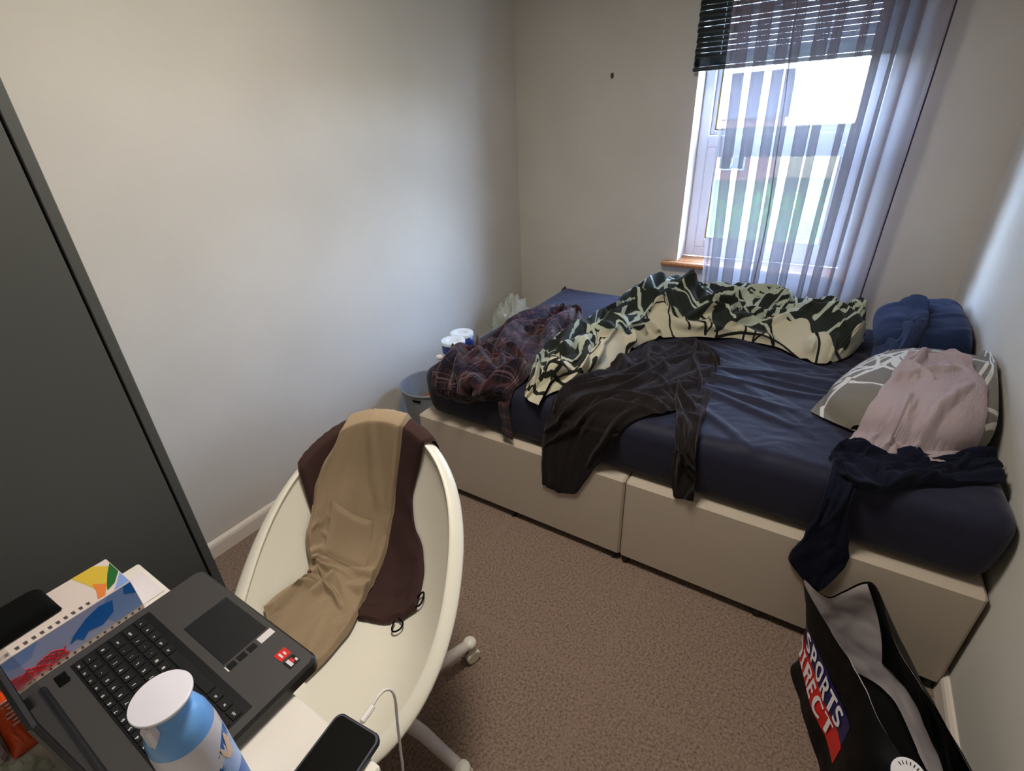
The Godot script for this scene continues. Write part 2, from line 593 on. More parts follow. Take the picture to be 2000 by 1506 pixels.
func build_room() -> void:
	var t := 0.28
	struct("floor", bx(Vector3(ROOM_W / 2, -0.06, ROOM_D / 2), Vector3(ROOM_W + 2 * t, 0.12, ROOM_D + 2 * t)), M.carpet, "mottled brown fitted carpet")
	struct("ceiling", bx(Vector3(ROOM_W / 2, ROOM_H + 0.06, ROOM_D / 2), Vector3(ROOM_W + 2 * t, 0.12, ROOM_D + 2 * t)), M.ceiling_paint)
	struct("wall_left", bx(Vector3(-t / 2, ROOM_H / 2, ROOM_D / 2), Vector3(t, ROOM_H, ROOM_D + 2 * t)), M.wall_paint)
	struct("wall_right", bx(Vector3(ROOM_W + t / 2, ROOM_H / 2, ROOM_D / 2), Vector3(t, ROOM_H, ROOM_D + 2 * t)), M.wall_paint)
	struct("wall_front", bx(Vector3(ROOM_W / 2, ROOM_H / 2, ROOM_D + t / 2), Vector3(ROOM_W, ROOM_H, t)), M.wall_paint)
	# window wall with its opening
	var x0 := 1.073
	var x1 := 1.872
	var y0 := 0.735
	var y1 := 2.16
	var wb := MB.new()
	wb.box(Vector3(x0 / 2, ROOM_H / 2, -t / 2), Vector3(x0, ROOM_H, t))
	wb.box(Vector3((x1 + ROOM_W) / 2, ROOM_H / 2, -t / 2), Vector3(ROOM_W - x1, ROOM_H, t))
	wb.box(Vector3((x0 + x1) / 2, y0 / 2, -t / 2), Vector3(x1 - x0, y0, t))
	wb.box(Vector3((x0 + x1) / 2, (y1 + ROOM_H) / 2, -t / 2), Vector3(x1 - x0, ROOM_H - y1, t))
	struct("wall_back", wb, M.wall_paint)
	# skirting: square foot with a rounded top lip
	var skirt := func(a: Vector3, b: Vector3, inward: Vector3, called: String):
		var m := MB.new()
		var prof := [Vector2(0, 0), Vector2(0.015, 0), Vector2(0.015, 0.052), Vector2(0.012, 0.062), Vector2(0.006, 0.069), Vector2(0, 0.071)]
		for k in prof.size() - 1:
			var p: Vector2 = prof[k]
			var q: Vector2 = prof[k + 1]
			m.poly([a + inward * p.x + Vector3.UP * p.y, b + inward * p.x + Vector3.UP * p.y, b + inward * q.x + Vector3.UP * q.y, a + inward * q.x + Vector3.UP * q.y], inward + Vector3.UP * 0.5)
		struct(called, m, M.gloss_trim)
	skirt.call(Vector3(0, 0, 0), Vector3(0, 0, ROOM_D), Vector3.RIGHT, "baseboard_left")
	skirt.call(Vector3(0, 0, 0), Vector3(ROOM_W, 0, 0), Vector3.BACK, "baseboard_back")
	skirt.call(Vector3(ROOM_W, 0, 0), Vector3(ROOM_W, 0, ROOM_D), Vector3.LEFT, "baseboard_right")
	skirt.call(Vector3(0, 0, ROOM_D), Vector3(ROOM_W, 0, ROOM_D), Vector3.FORWARD, "baseboard_front")
	# small wall plug left in the paint
	var plug := MB.new()
	plug.tube([Vector3(0, 0, -0.01), Vector3(0, 0, 0.004), Vector3(0.001, -0.002, 0.008)], [0.009, 0.009, 0.005], 10, true, 1.6)
	var pn := obj("wall_plug", plug, mat("plug_brown", Color(0.32, 0.28, 0.23), 0.8), self, Vector3(0.615, 1.711, 0))
	tag(pn, "small brown wall plug in the bare cream wall beside the window", "wall plug")

func build_window() -> void:
	var x0 := 1.073
	var x1 := 1.872
	var y0 := 0.757
	var y1 := 2.16
	var zf := -0.185
	var w := Node3D.new()
	w.name = "window_1"
	add_child(w)
	w.set_meta("kind", "structure")
	w.set_meta("label", "white framed window with an upper light and a lower opening sash")
	var fr := MB.new()
	var fw := 0.055
	var fd := 0.07
	fr.box(Vector3(x0 + fw / 2, (y0 + y1) / 2, zf), Vector3(fw, y1 - y0, fd), 0.006)
	fr.box(Vector3(x1 - fw / 2, (y0 + y1) / 2, zf), Vector3(fw, y1 - y0, fd), 0.006)
	fr.box(Vector3((x0 + x1) / 2, y0 + fw / 2, zf), Vector3(x1 - x0 - 2 * fw, fw, fd), 0.006)
	fr.box(Vector3((x0 + x1) / 2, y1 - fw / 2, zf), Vector3(x1 - x0 - 2 * fw, fw, fd), 0.006)
	var ty := 1.375
	fr.box(Vector3((x0 + x1) / 2, ty, zf), Vector3(x1 - x0 - 2 * fw, 0.06, fd), 0.006)
	obj("frame", fr, M.upvc, w)
	var sash := func(ya: float, yb: float, bead: float, zz: float):
		var s := MB.new()
		var xa := x0 + fw
		var xb := x1 - fw
		s.box(Vector3(xa + bead / 2, (ya + yb) / 2, zz), Vector3(bead, yb - ya, 0.05), 0.005)
		s.box(Vector3(xb - bead / 2, (ya + yb) / 2, zz), Vector3(bead, yb - ya, 0.05), 0.005)
		s.box(Vector3((xa + xb) / 2, ya + bead / 2, zz), Vector3(xb - xa - 2 * bead, bead, 0.05), 0.005)
		s.box(Vector3((xa + xb) / 2, yb - bead / 2, zz), Vector3(xb - xa - 2 * bead, bead, 0.05), 0.005)
		var so := obj("sash", s, M.upvc, w)
		obj("pane", bx(Vector3((xa + xb) / 2, (ya + yb) / 2, zz - 0.005), Vector3(xb - xa - 2 * bead + 0.01, yb - ya - 2 * bead + 0.01, 0.004)), M.pane_glass, so)
		var g := MB.new()
		for e in [[xa + bead + 0.004, 0], [xb - bead - 0.004, 0]]:
			g.box(Vector3(e[0], (ya + yb) / 2, zz + 0.018), Vector3(0.008, yb - ya - 2 * bead, 0.006))
		g.box(Vector3((xa + xb) / 2, ya + bead + 0.004, zz + 0.018), Vector3(xb - xa - 2 * bead, 0.008, 0.006))
		obj("gasket", g, mat("gasket_stained", Color(0.55, 0.50, 0.28), 0.8), so)
	sash.call(ty + 0.03, y1 - fw, 0.022, zf - 0.008)
	sash.call(y0 + fw, ty - 0.03, 0.05, zf + 0.012)
	var hd := MB.new()
	hd.box(Vector3((x0 + x1) / 2, y0 + fw + 0.025, zf + 0.045), Vector3(0.03, 0.03, 0.02), 0.004)
	hd.box(Vector3((x0 + x1) / 2 + 0.05, y0 + fw + 0.025, zf + 0.062), Vector3(0.12, 0.018, 0.014), 0.005)
	obj("handle", hd, M.upvc, w)
	var sill := MB.new()
	sill.box(Vector3((x0 + x1) / 2, 0.746, -0.07), Vector3(x1 - x0, 0.022, 0.16), 0.003)
	sill.box(Vector3(1.460, 0.7425, 0.031), Vector3(0.93, 0.026, 0.06), 0.008)
	obj("sill", sill, M.sill_wood, w)
	# venetian blind, let down to a third of the window
	var b := thing("venetian_blind", "dark green venetian blind half raised over the upper window", "blind", Vector3(1.489, 1.69, 0.042))
	var sl := MB.new()
	var half := 0.432
	var tilt := deg_to_rad(-61.0)
	sl.grid(2, 6, func(u: float, v: float):
		var a: float = (v - 0.5)
		var p := Vector2(a * 0.025, 0.0025 * (1.0 - 4.0 * a * a)).rotated(tilt)
		return Vector3((u - 0.5) * 2 * half, p.y, p.x))
	var slm: ArrayMesh = sl.mesh()
	var sm: StandardMaterial3D = M.blind_slat
	sm.cull_mode = BaseMaterial3D.CULL_DISABLED
	obj("bottom_rail", bx(Vector3(0, 0.008, 0), Vector3(2 * half + 0.006, 0.016, 0.028), 0.004), sm, b)
	var flat := MB.new()
	flat.grid(2, 4, func(u: float, v: float):
		var a: float = v - 0.5
		return Vector3((u - 0.5) * 2 * half, 0.003 * (1.0 - 4.0 * a * a), a * 0.025))
	var flm: ArrayMesh = flat.mesh()
	for k in 15:
		obj("slat", flm, sm, b, Vector3(rng.randf_range(-0.003, 0.003), 0.0185 + k * 0.0024, rng.randf_range(-0.002, 0.002)))
	for k in 22:
		var s := obj("slat", slm, sm, b, Vector3(rng.randf_range(-0.002, 0.002), 0.064 + k * 0.0208, 0))
		s.rotation.z = rng.randf_range(-0.002, 0.002)
		s.rotation.x = rng.randf_range(-0.04, 0.04)
	obj("head_rail", bx(Vector3(0, 0.55, 0), Vector3(2 * half + 0.01, 0.04, 0.04), 0.004), sm, b)
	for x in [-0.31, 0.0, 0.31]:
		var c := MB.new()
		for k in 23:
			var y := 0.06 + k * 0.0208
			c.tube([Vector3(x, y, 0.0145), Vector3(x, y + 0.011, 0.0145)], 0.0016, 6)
		obj("cord_light_dashes", c, M.cord, b)  # cord broken into pale dashes that stand for daylight at the cord holes
	var tas := MB.new()
	tas.lathe([Vector2(0.0, 0.05), Vector2(0.003, 0.05), Vector2(0.005, 0.04), Vector2(0.011, 0.0), Vector2(0.010, -0.004), Vector2(0, -0.004)], 16, Vector3(0.30, 0.02, 0.03))
	tas.tube([Vector3(0.30, 0.07, 0.03), Vector3(0.302, 0.3, 0.03), Vector3(0.30, 0.55, 0.028)], 0.0012, 6)
	obj("pull_cord", tas, M.caster_black, b)
	# curtain rod and voile curtain with bunched folds
	var rod := thing("curtain_rod", "thin white curtain rod over the window", "curtain rod", Vector3(1.5, 2.27, 0.118))
	var rm := MB.new()
	rm.tube([Vector3(-0.6, 0, 0), Vector3(0.62, 0, 0)], 0.01, 12)
	obj("pole", rm, M.upvc, rod)
	for x in [-0.55, 0.57]:
		obj("bracket", bx(Vector3(x, 0, -0.065), Vector3(0.02, 0.03, 0.13), 0.004), M.upvc, rod)
	var cur := MB.new()
	var fold := nz(51, 1.0, 2)
	cur.grid(560, 36, func(u: float, v: float):
		var y := 2.29 - v * 1.95
		var xl := 1.222 + 0.048 * smoothstep(0.0, 1.0, v * 0.9)
		var xr := 2.016 - 0.036 * v
		var ph: float = u * 11.0 + 0.40 * fold.get_noise_1d(u * 7.0) + 0.10 * fold.get_noise_2d(u * 4.0, v * 1.2)
		var tight: float = clampf(3.9 + 2.4 * fold.get_noise_1d(40.0 + u * 5.0), 2.6, 5.2) * (1.0 - 0.85 * smoothstep(0.74, 0.86, u))
		var x := lerpf(xl, xr, u) - (xr - xl) / 11.0 * tight / TAU * sin(ph * TAU) * smoothstep(0.0, 0.08, u) * smoothstep(0.0, 0.02, 1.0 - u)
		var z := 0.155 + 0.018 * cos(ph * TAU) * (1.0 - 0.5 * smoothstep(0.74, 0.9, u)) + 0.006 * fold.get_noise_2d(u * 3.0, v * 2.0)
		z += 0.0015 * sin(u * 330.0) * smoothstep(0.9, 0.7, u)
		return Vector3(x, y, z))
	var cn := obj("voile_curtain", cur, M.voile)
	tag(cn, "sheer grey mauve curtain hanging in folds over the window", "curtain")
	var hem := MB.new()
	hem.tube([Vector3(2.0155, 2.29, 0.156), Vector3(2.008, 1.6, 0.156), Vector3(1.995, 1.0, 0.156), Vector3(1.981, 0.34, 0.156)], 0.0035, 6)
	var ho := obj("hem", hem, fabric("voile_hem", Color(0.22, 0.20, 0.25), M.weave, 20.0, 0.0), cn)
	ho.set_meta("label", "dark stitched side hem")
	# radiator below the sill
	var rad := thing("radiator", "white panel radiator under the window behind the bed", "radiator", Vector3(1.46, 0.14, 0.03))
	var rp := MB.new()
	for k in 28:
		rp.box(Vector3(-0.46 + k * 0.034, 0.25, 0.085), Vector3(0.027, 0.48, 0.012), 0.005)
	rp.box(Vector3(0, 0.25, 0.078), Vector3(0.95, 0.5, 0.012), 0.003)
	obj("panel", rp, M.radiator_white, rad)
	var gr := MB.new()
	for k in 30:
		gr.box(Vector3(-0.46 + k * 0.0317, 0.508, 0.05), Vector3(0.016, 0.006, 0.08), 0.001)
	gr.box(Vector3(0, 0.508, 0.09), Vector3(0.95, 0.012, 0.008), 0.002)
	gr.box(Vector3(0, 0.508, 0.008), Vector3(0.95, 0.012, 0.008), 0.002)
	obj("top_grille", gr, M.radiator_white, rad)
	for x in [-0.475, 0.475]:
		obj("side_cover", bx(Vector3(x, 0.25, 0.046), Vector3(0.004, 0.5, 0.085), 0.001), M.radiator_white, rad)
	for x in [-0.44, 0.44]:
		var pp := MB.new()
		pp.tube([Vector3(x, 0.03, 0.05), Vector3(x, -0.14, 0.05)], 0.0075, 10)
		obj("pipe", pp, M.radiator_white, rad)

func leaf_cloud(parent: Node, mat_: Material, c: Vector3, size: Vector3, count: int, leaf: float, called := "foliage") -> void:
	var m := MB.new()
	for i in count:
		var d := Vector3(rng.randfn(), rng.randfn(), rng.randfn()).normalized() * pow(rng.randf(), 0.45)
		var p := c + d * size
		var a := Vector3(rng.randfn(), rng.randfn(), rng.randfn()).normalized()
		var b := a.cross(Vector3(rng.randfn(), rng.randfn(), rng.randfn())).normalized()
		var l := leaf * rng.randf_range(0.6, 1.3)
		m.poly([p - a * l, p + b * l * 0.45, p + a * l, p - b * l * 0.45], a.cross(b))
	obj(called, m, mat_, parent).set_meta("kind", "stuff")

func build_outdoors() -> void:
	struct("ground", bx(Vector3(1.5, -0.85, -12), Vector3(40, 0.1, 23)), M.grass, "grass outside the window")
	# clipped hedge across the yard
	var h := thing("garden_hedge", "green garden hedge seen through the lower window", "hedge", Vector3(0.4, -0.8, -4.6))
	for k in 7:
		leaf_cloud(h, M["leaf_%d" % (k % 3)], Vector3(-3.2 + k * 0.95, 0.75, 0), Vector3(0.75, 0.8, 0.5), 900, 0.06)
	for k in 7:
		var st := MB.new()
		st.tube([Vector3(-3.2 + k * 0.95, 0, 0), Vector3(-3.15 + k * 0.95, 0.9, 0.05)], 0.03, 6)
		obj("stem", st, M.bark, h)
	# tree on the left side
	var t := thing("garden_tree", "leafy green tree beyond the upper window", "tree", Vector3(-1.6, -0.8, -5.6))
	var tr := MB.new()
	tr.tube([Vector3.ZERO, Vector3(0.05, 1.2, 0), Vector3(-0.05, 2.4, 0.1), Vector3(0.1, 3.4, 0)], [0.14, 0.11, 0.09, 0.04], 10)
	tr.tube([Vector3(0, 1.6, 0), Vector3(0.5, 2.4, 0.2), Vector3(0.8, 3.0, 0.2)], [0.06, 0.05, 0.02], 8)
	tr.tube([Vector3(0, 1.9, 0), Vector3(-0.5, 2.6, -0.1), Vector3(-0.9, 3.2, 0)], [0.06, 0.05, 0.02], 8)
	obj("trunk", tr, M.bark, t)
	for k in 6:
		leaf_cloud(t, M["leaf_%d" % (k % 3)], Vector3(rng.randf_range(-0.8, 0.9), rng.randf_range(2.1, 3.7), rng.randf_range(-0.5, 0.5)), Vector3(0.75, 0.6, 0.7), 800, 0.07, "crown")
	# neighbouring house
	var hs := thing("neighbour_house", "pale red brick house with a grey roof across the yard", "house", Vector3(-5.0, -3.4, -24.0))
	obj("wall", bx(Vector3(0, 2.5, 0), Vector3(7.5, 5.0, 4.0)), M.brick_red, hs)
	var rf := MB.new()
	rf.poly([Vector3(-4, 5, 2.3), Vector3(4, 5, 2.3), Vector3(4, 6.8, 0), Vector3(-4, 6.8, 0)], Vector3(0, 1, 1))
	rf.poly([Vector3(-4, 5, -2.3), Vector3(4, 5, -2.3), Vector3(4, 6.8, 0), Vector3(-4, 6.8, 0)], Vector3(0, 1, -1))
	for s in [-4.0, 4.0]:
		rf.poly([Vector3(s, 5, 2.3), Vector3(s, 5, -2.3), Vector3(s, 6.8, 0)], Vector3(s, 0, 0))
	rf.poly([Vector3(-4, 5, 2.3), Vector3(4, 5, 2.3), Vector3(4, 5, -2.3), Vector3(-4, 5, -2.3)], Vector3.DOWN)
	obj("roof", rf, M.roof_tile, hs)
	for x in [-2.4, 0.0, 2.4]:
		for y in [1.4, 3.6]:
			var wn := obj("window", bx(Vector3(x, y, 2.02), Vector3(1.1, 1.2, 0.08), 0.01), M.upvc, hs)
			for sx in [-0.26, 0.26]:
				obj("pane", bx(Vector3(x + sx, y, 2.065), Vector3(0.44, 1.04, 0.01)), M.screen_black, wn)

func build_wardrobe() -> void:
	var t := thing("wardrobe", "tall dark grey wardrobe with a flat door beside the desk", "wardrobe", Vector3(0.02, 0, 2.589))
	var d := 0.60
	var w := 0.96
	var h := 2.02
	obj("side_panel", bx(Vector3(d / 2, h / 2, 0.010), Vector3(d, h, 0.020), 0.0015), M.wardrobe_grey, t)
	obj("side_panel", bx(Vector3(d / 2, h / 2, w - 0.010), Vector3(d, h, 0.020), 0.0015), M.wardrobe_grey, t)
	obj("top_panel", bx(Vector3(d / 2, h - 0.010, w / 2), Vector3(d, 0.02, w - 0.04), 0.0015), M.wardrobe_grey, t)
	obj("plinth", bx(Vector3(d - 0.02, 0.03, w / 2), Vector3(0.02, 0.06, w - 0.04), 0.001), M.wardrobe_grey, t)
	obj("back_panel", bx(Vector3(0.005, h / 2, w / 2), Vector3(0.008, h - 0.02, w - 0.04)), M.gap_black, t)
	obj("shelf", bx(Vector3(d / 2 - 0.02, 1.7, w / 2), Vector3(d - 0.08, 0.018, w - 0.045), 0.001), M.wardrobe_grey, t)
	for k in 2:
		var z0 := 0.0245 + k * (w - 0.049) / 2
		var dw := (w - 0.049) / 2 - 0.003
		var door := obj("door", bx(Vector3(d - 0.010, h / 2 + 0.02, z0 + dw / 2), Vector3(0.018, h - 0.09, dw), 0.0015), M.wardrobe_grey, t)
		var hz := z0 + (dw - 0.05 if k == 0 else 0.05)
		var hm := MB.new()
		hm.tube([Vector3(d, 0.95, hz), Vector3(d + 0.025, 0.96, hz), Vector3(d + 0.025, 1.10, hz), Vector3(d, 1.11, hz)], 0.005, 8)
		obj("handle", hm, M.chair_steel, door)

# ------------------------------------------------------------------ bed
func build_bed() -> void:
	var b := thing("divan_base", "beige fabric divan bed base in two halves with black castors", "bed base", Vector3(0.444, 0, 0.27))
	for k in 2:
		var s := obj("half", bx(Vector3(0.475 + k * 0.95, 0.205, 0.675), Vector3(0.947, 0.35, 1.35), 0.008), M.divan_cloth, b)
		s.set_meta("label", "beige fabric covered half of the base")
		for x in [0.022, 0.475, 0.925]:
			for z in [0.05, 1.3325]:
				var c := MB.new()
				c.tube([Vector3(k * 0.95 + x - 0.008, 0.017, z), Vector3(k * 0.95 + x + 0.008, 0.017, z)], 0.017, 14)
				c.box(Vector3(k * 0.95 + x, 0.026, z), Vector3(0.012, 0.02, 0.012), 0.002)
				obj("castor", c, M.caster_black, b)
	# mattress in its fitted sheet: rounded block whose top is wrinkled
	var mt := thing("mattress", "mattress in a wrinkled navy blue fitted sheet on the divan", "mattress", Vector3(1.41, 0.385, 0.945))
	var half := Vector3(0.932, 0.11, 0.66)
	var r := 0.055
	var n1 := nz(61, 1.0, 3, true)
	var n2 := nz(62, 1.0, 3)
	var n3 := nz(63, 1.0, 2, true)
	var sf := Folds.new().fill(64, 26, 0.15, 0.35, Vector2(0.25, 0.8), Vector2(0.015, 0.034), Vector2(0.009, 0.022), 1.42, Rect2(0.48, 0.25, 0.4, 0.5)).fill(65, 26, 0.3, 1.2, Vector2(0.08, 0.25), Vector2(0.014, 0.03), Vector2(0.003, 0.007), 1.42).soften(1)
	var place := func(q: Vector3) -> Vector3:
		var inner := Vector3(clampf(q.x, -half.x + r, half.x - r), clampf(q.y, -half.y + r, half.y - r), clampf(q.z, -half.z + r, half.z - r))
		var d := (q - inner)
		d = d.normalized()
		var p := inner + d * r
		var X := p.x + 1.41
		var Z := p.z + 0.945
		var top := smoothstep(0.3, 0.95, d.y)
		# long pulls in the sheet on the head half, finer rumples at the foot
		var a := smoothstep(1.15, 1.6, X)
		var warp := n2.get_noise_2d(X * 2.2, Z * 2.2) * 0.14
		var ca := cos(0.42)
		var sa := sin(0.42)
		var lx := X * ca - Z * sa
		var lz := X * sa + Z * ca
		var pulls: float = n1.get_noise_2d(lx * 1.6, (lz + warp) * 7.0) * 0.5 + 0.5
		var fine: float = n3.get_noise_2d(X * 9.0, (Z + warp) * 11.0) * 0.5 + 0.5
		var fo := 0.003 * pow(pulls, 2.2) * (0.25 + 0.75 * a) + 0.0015 * fine + sf.at((X - 0.478) / 1.864, (Z - 0.285) / 1.32) * top
		var sag := 0.006 * n2.get_noise_2d(X * 1.5 + 9.0, Z * 1.5)
		p += d * (fo * (0.2 + 0.8 * top) + sag * top)
		# the head end bulges a little, the hem is tucked in
		p -= Vector3(d.x, 0, d.z) * 0.012 * smoothstep(0.02, -0.1, p.y)
		return p + Vector3(0, half.y, 0)
	var m := MB.new()
	m.grid(260, 190, func(u: float, v: float): return place.call(Vector3((u * 2 - 1) * half.x, half.y, (v * 2 - 1) * half.z)))
	m.grid(220, 30, func(u: float, v: float): return place.call(Vector3((u * 2 - 1) * half.x, (1 - v * 2) * half.y, half.z)))
	m.grid(120, 20, func(u: float, v: float): return place.call(Vector3((1 - u * 2) * half.x, (1 - v * 2) * half.y, -half.z)))
	m.grid(120, 30, func(u: float, v: float): return place.call(Vector3(half.x, (1 - v * 2) * half.y, (1 - u * 2) * half.z)))
	m.grid(120, 30, func(u: float, v: float): return place.call(Vector3(-half.x, (1 - v * 2) * half.y, (u * 2 - 1) * half.z)))
	m.grid(10, 10, func(u: float, v: float): return place.call(Vector3((u * 2 - 1) * half.x, -half.y, (1 - v * 2) * half.z)))
	obj("fitted_sheet", m, M.navy_sheet, mt)
	# puckered corner of the sheet sticking up at the foot end
	var pk := MB.new()
	pk.grid(8, 6, func(u: float, v: float):
		var a: float = u * PI
		var rr: float = 0.028 * (1 - v) * (0.7 + 0.3 * sin(a * 3.0))
		return Vector3(-0.905 + cos(a) * rr, 0.205 + v * 0.028, -0.628 + sin(a) * rr * 0.7), false)
	obj("corner_pucker", pk, M.navy_sheet, mt)

func pillow_height(x: float, z: float) -> float:  # the patterned pillow that leans on the wall, turned a little
	var p := Vector2(x - 2.165, z - 1.045).rotated(-0.33)
	var u := p.x / 0.215
	var v := p.y / 0.35
	var d := pow(absf(u), 2.6) + pow(absf(v), 3.0)
	if d >= 1.0:
		return 0.0
	return 0.135 * pow(1.0 - d, 0.42) * (0.92 + 0.22 * clampf(u, -1.0, 1.0))

func build_bedding() -> void:
	# crumpled duvet: ridge of cloth between a front and a back outline
	var F := [Vector2(1.045, 1.615), Vector2(1.13, 1.45), Vector2(1.185, 1.22), Vector2(1.215, 0.97), Vector2(1.30, 0.85), Vector2(1.45, 0.81), Vector2(1.58, 0.75), Vector2(1.72, 0.79), Vector2(1.87, 0.865), Vector2(1.965, 0.75), Vector2(2.02, 0.55)]
	var B := [Vector2(0.985, 1.60), Vector2(0.905, 1.36), Vector2(0.925, 1.10), Vector2(0.945, 0.80), Vector2(0.99, 0.47), Vector2(1.13, 0.31), Vector2(1.42, 0.29), Vector2(1.68, 0.29), Vector2(1.85, 0.31), Vector2(1.98, 0.36), Vector2(2.025, 0.45)]
	var H := [0.045, 0.11, 0.13, 0.15, 0.205, 0.245, 0.165, 0.165, 0.20, 0.19, 0.09]
	var a3 := nz(73, 1.0, 2)
	var fm := Folds.new().fill(71, 24, 1.6, 1.6, Vector2(0.2, 0.5), Vector2(0.06, 0.11), Vector2(0.035, 0.080), 2.3).fill(72, 95, 1.5, 1.3, Vector2(0.15, 0.40), Vector2(0.020, 0.040), Vector2(0.028, 0.070), 2.3).soften(1)
	var m := MB.new()
	m.grid(360, 150, func(u: float, v: float):
		var f: Vector2 = cr(F, u)
		var b: Vector2 = cr(B, u)
		var h: float = cr(H, u)
		var p := f.lerp(b, v)
		var wx := a3.get_noise_2d(p.x * 4.0, p.y * 4.0)
		var wz := a3.get_noise_2d(p.x * 4.0 + 30.0, p.y * 4.0)
		var prof := pow(maxf(sin(PI * clampf(v, 0.0, 1.0)), 0.0), 0.8)
		var en := smoothstep(0.0, 0.07, u) * smoothstep(0.0, 0.05, 1.0 - u)
		var k := fm.at(u, v)
		p += (f - b).normalized() * k * 0.7 * smoothstep(0.0, 0.06, v) * (1.0 - smoothstep(0.1, 0.45, v))
		var y := h * prof * (0.35 + 0.65 * en) * (0.70 + 0.28 * wx) + k * minf(1.0, 0.25 + prof) * (0.4 + 0.6 * en) + 0.006
		# the folds lean over a little, as cloth does
		p += Vector2(wx, wz) * 0.035 * prof + Vector2(0.35, 0.5) * k * prof * wz
		var front := maxf(0.0, p.y - (BED_FRONT - 0.06))
		return Vector3(p.x, BED_TOP + 0.008 + maxf(y, 0.004) - front * front * 6.0, p.y), true)
	# lay the print out by the length of cloth, so that steep folds do not stretch it
	for i in 361:
		var run := 0.0
		for j in range(1, 151):
			run += m.v[j * 361 + i].distance_to(m.v[(j - 1) * 361 + i])
			m.uv[j * 361 + i].y = run / 1.05
	var d := obj("duvet", m, M.duvet_print)
	tag(d, "crumpled duvet with black, green and cream criss-cross print on the bed", "duvet")
	# navy pillow against the wall, its open end bunched up
	var p1 := thing("navy_pillow", "plump navy blue pillow with a creased open end by the wall", "pillow", Vector3(2.195, BED_TOP + 0.008, 0.45))
	pillow_mesh(p1, "case", M.navy_pillow, Vector2(0.148, 0.275), 0.135, 81, 0.010, 0.3)
	var fr := MB.new()
	var fo := Folds.new().fill(82, 16, 1.45, 0.45, Vector2(0.3, 0.8), Vector2(0.03, 0.05), Vector2(0.012, 0.034), 0.30).fill(83, 8, 0.5, 0.6, Vector2(0.1, 0.2), Vector2(0.03, 0.05), Vector2(0.01, 0.03), 0.30).soften(1)
	fr.grid(60, 130, func(u: float, v: float):
		# loose cloth spilling from the open end on to the sheet
		var q := coons([Vector2(-0.125, -0.19), Vector2(-0.05, -0.20)], [Vector2(-0.185, 0.50), Vector2(-0.115, 0.46)],
			[Vector2(-0.125, -0.19), Vector2(-0.135, 0.0), Vector2(-0.150, 0.25), Vector2(-0.185, 0.50)], [Vector2(-0.05, -0.20), Vector2(0.01, -0.02), Vector2(-0.01, 0.22), Vector2(-0.115, 0.46)], u, v)
		var e := edge_rise(u, v, 0.10)
		var rise := 0.125 * smoothstep(0.0, 0.95, u) * smoothstep(1.02, 0.55, v) * smoothstep(-0.12, 0.18, v)
		return Vector3(q.x, 0.004 + rise + 0.030 * sqrt(e) + fo.at(u, v) * (0.25 + 0.75 * e), q.y), false)
	obj("case_opening", fr, M.navy_pillow, p1)
	# patterned pillow leaning on the wall
	var pm := MB.new()
	var pf := Folds.new().fill(84, 12, 0.8, 1.4, Vector2(0.12, 0.3), Vector2(0.03, 0.06), Vector2(0.005, 0.014), 0.6).soften(2)
	var spot := func(a: float, b: float, y: float) -> Vector3:
		var sx := signf(a) * pow(absf(a), 0.8) * sqrt(1.0 - 0.14 * b * b)
		var sz := signf(b) * pow(absf(b), 0.8) * sqrt(1.0 - 0.14 * a * a)
		var q := Vector2(sx * 0.212, sz * 0.345).rotated(0.33) + Vector2(2.165, 1.045)
		var over := maxf(0.0, q.x - 2.325)
		var hh := pillow_height(q.x, q.y) if y < 0.0 else 0.0
		return Vector3(q.x - over * 0.88, BED_TOP + 0.017 + hh + over * 0.9, q.y)
	pm.grid(90, 120, func(u: float, v: float): return spot.call(u * 2 - 1, v * 2 - 1, -1.0) + Vector3(0, pf.at(u, v) * edge_rise(u, v, 0.15), 0), true)
	pm.grid(30, 30, func(u: float, v: float): return spot.call(u * 2 - 1, v * 2 - 1, 0.0) - Vector3(0, 0.001, 0), false)
	var po := obj("patterned_pillow", pm, M.pillow_print)
	tag(po, "taupe pillow printed with white criss-cross lines against the wall", "pillow")

func pillow_mesh(parent: Node, called: String, m_: Material, half: Vector2, h: float, sd: int, crease: float, lean: float) -> void:
	var m := MB.new()
	var pn := Folds.new().fill(sd, 16, 0.15, 0.4, Vector2(0.3, 0.9), Vector2(0.05, 0.10), Vector2(0.5, 1.3), 0.55).soften(2)
	var f := func(u: float, v: float, top: bool):
		var a := u * 2 - 1
		var b := v * 2 - 1
		var x := signf(a) * pow(absf(a), 0.85) * half.x * sqrt(1.0 - 0.18 * b * b)
		var z := signf(b) * pow(absf(b), 0.85) * half.y * sqrt(1.0 - 0.18 * a * a)
		var d := maxf(1.0 - pow(absf(a), 3.0), 0.0) * maxf(1.0 - pow(absf(b), 3.0), 0.0)
		var k: float = pn.at(u, v)
		var puff := pow(d, 0.42)
		if not top:
			return Vector3(x, 0.035 - 0.032 * puff + maxf(0.0, a) * lean * 0.12, z)
		return Vector3(x, 0.035 + (h - 0.035) * puff * (1.0 + lean * 0.5 * a) + crease * k * puff + maxf(0.0, a) * lean * 0.12, z)
	m.grid(70, 90, func(u: float, v: float): return f.call(u, v, true), true)
	m.grid(30, 40, func(u: float, v: float): return f.call(u, v, false), false)
	obj(called, m, m_, parent)

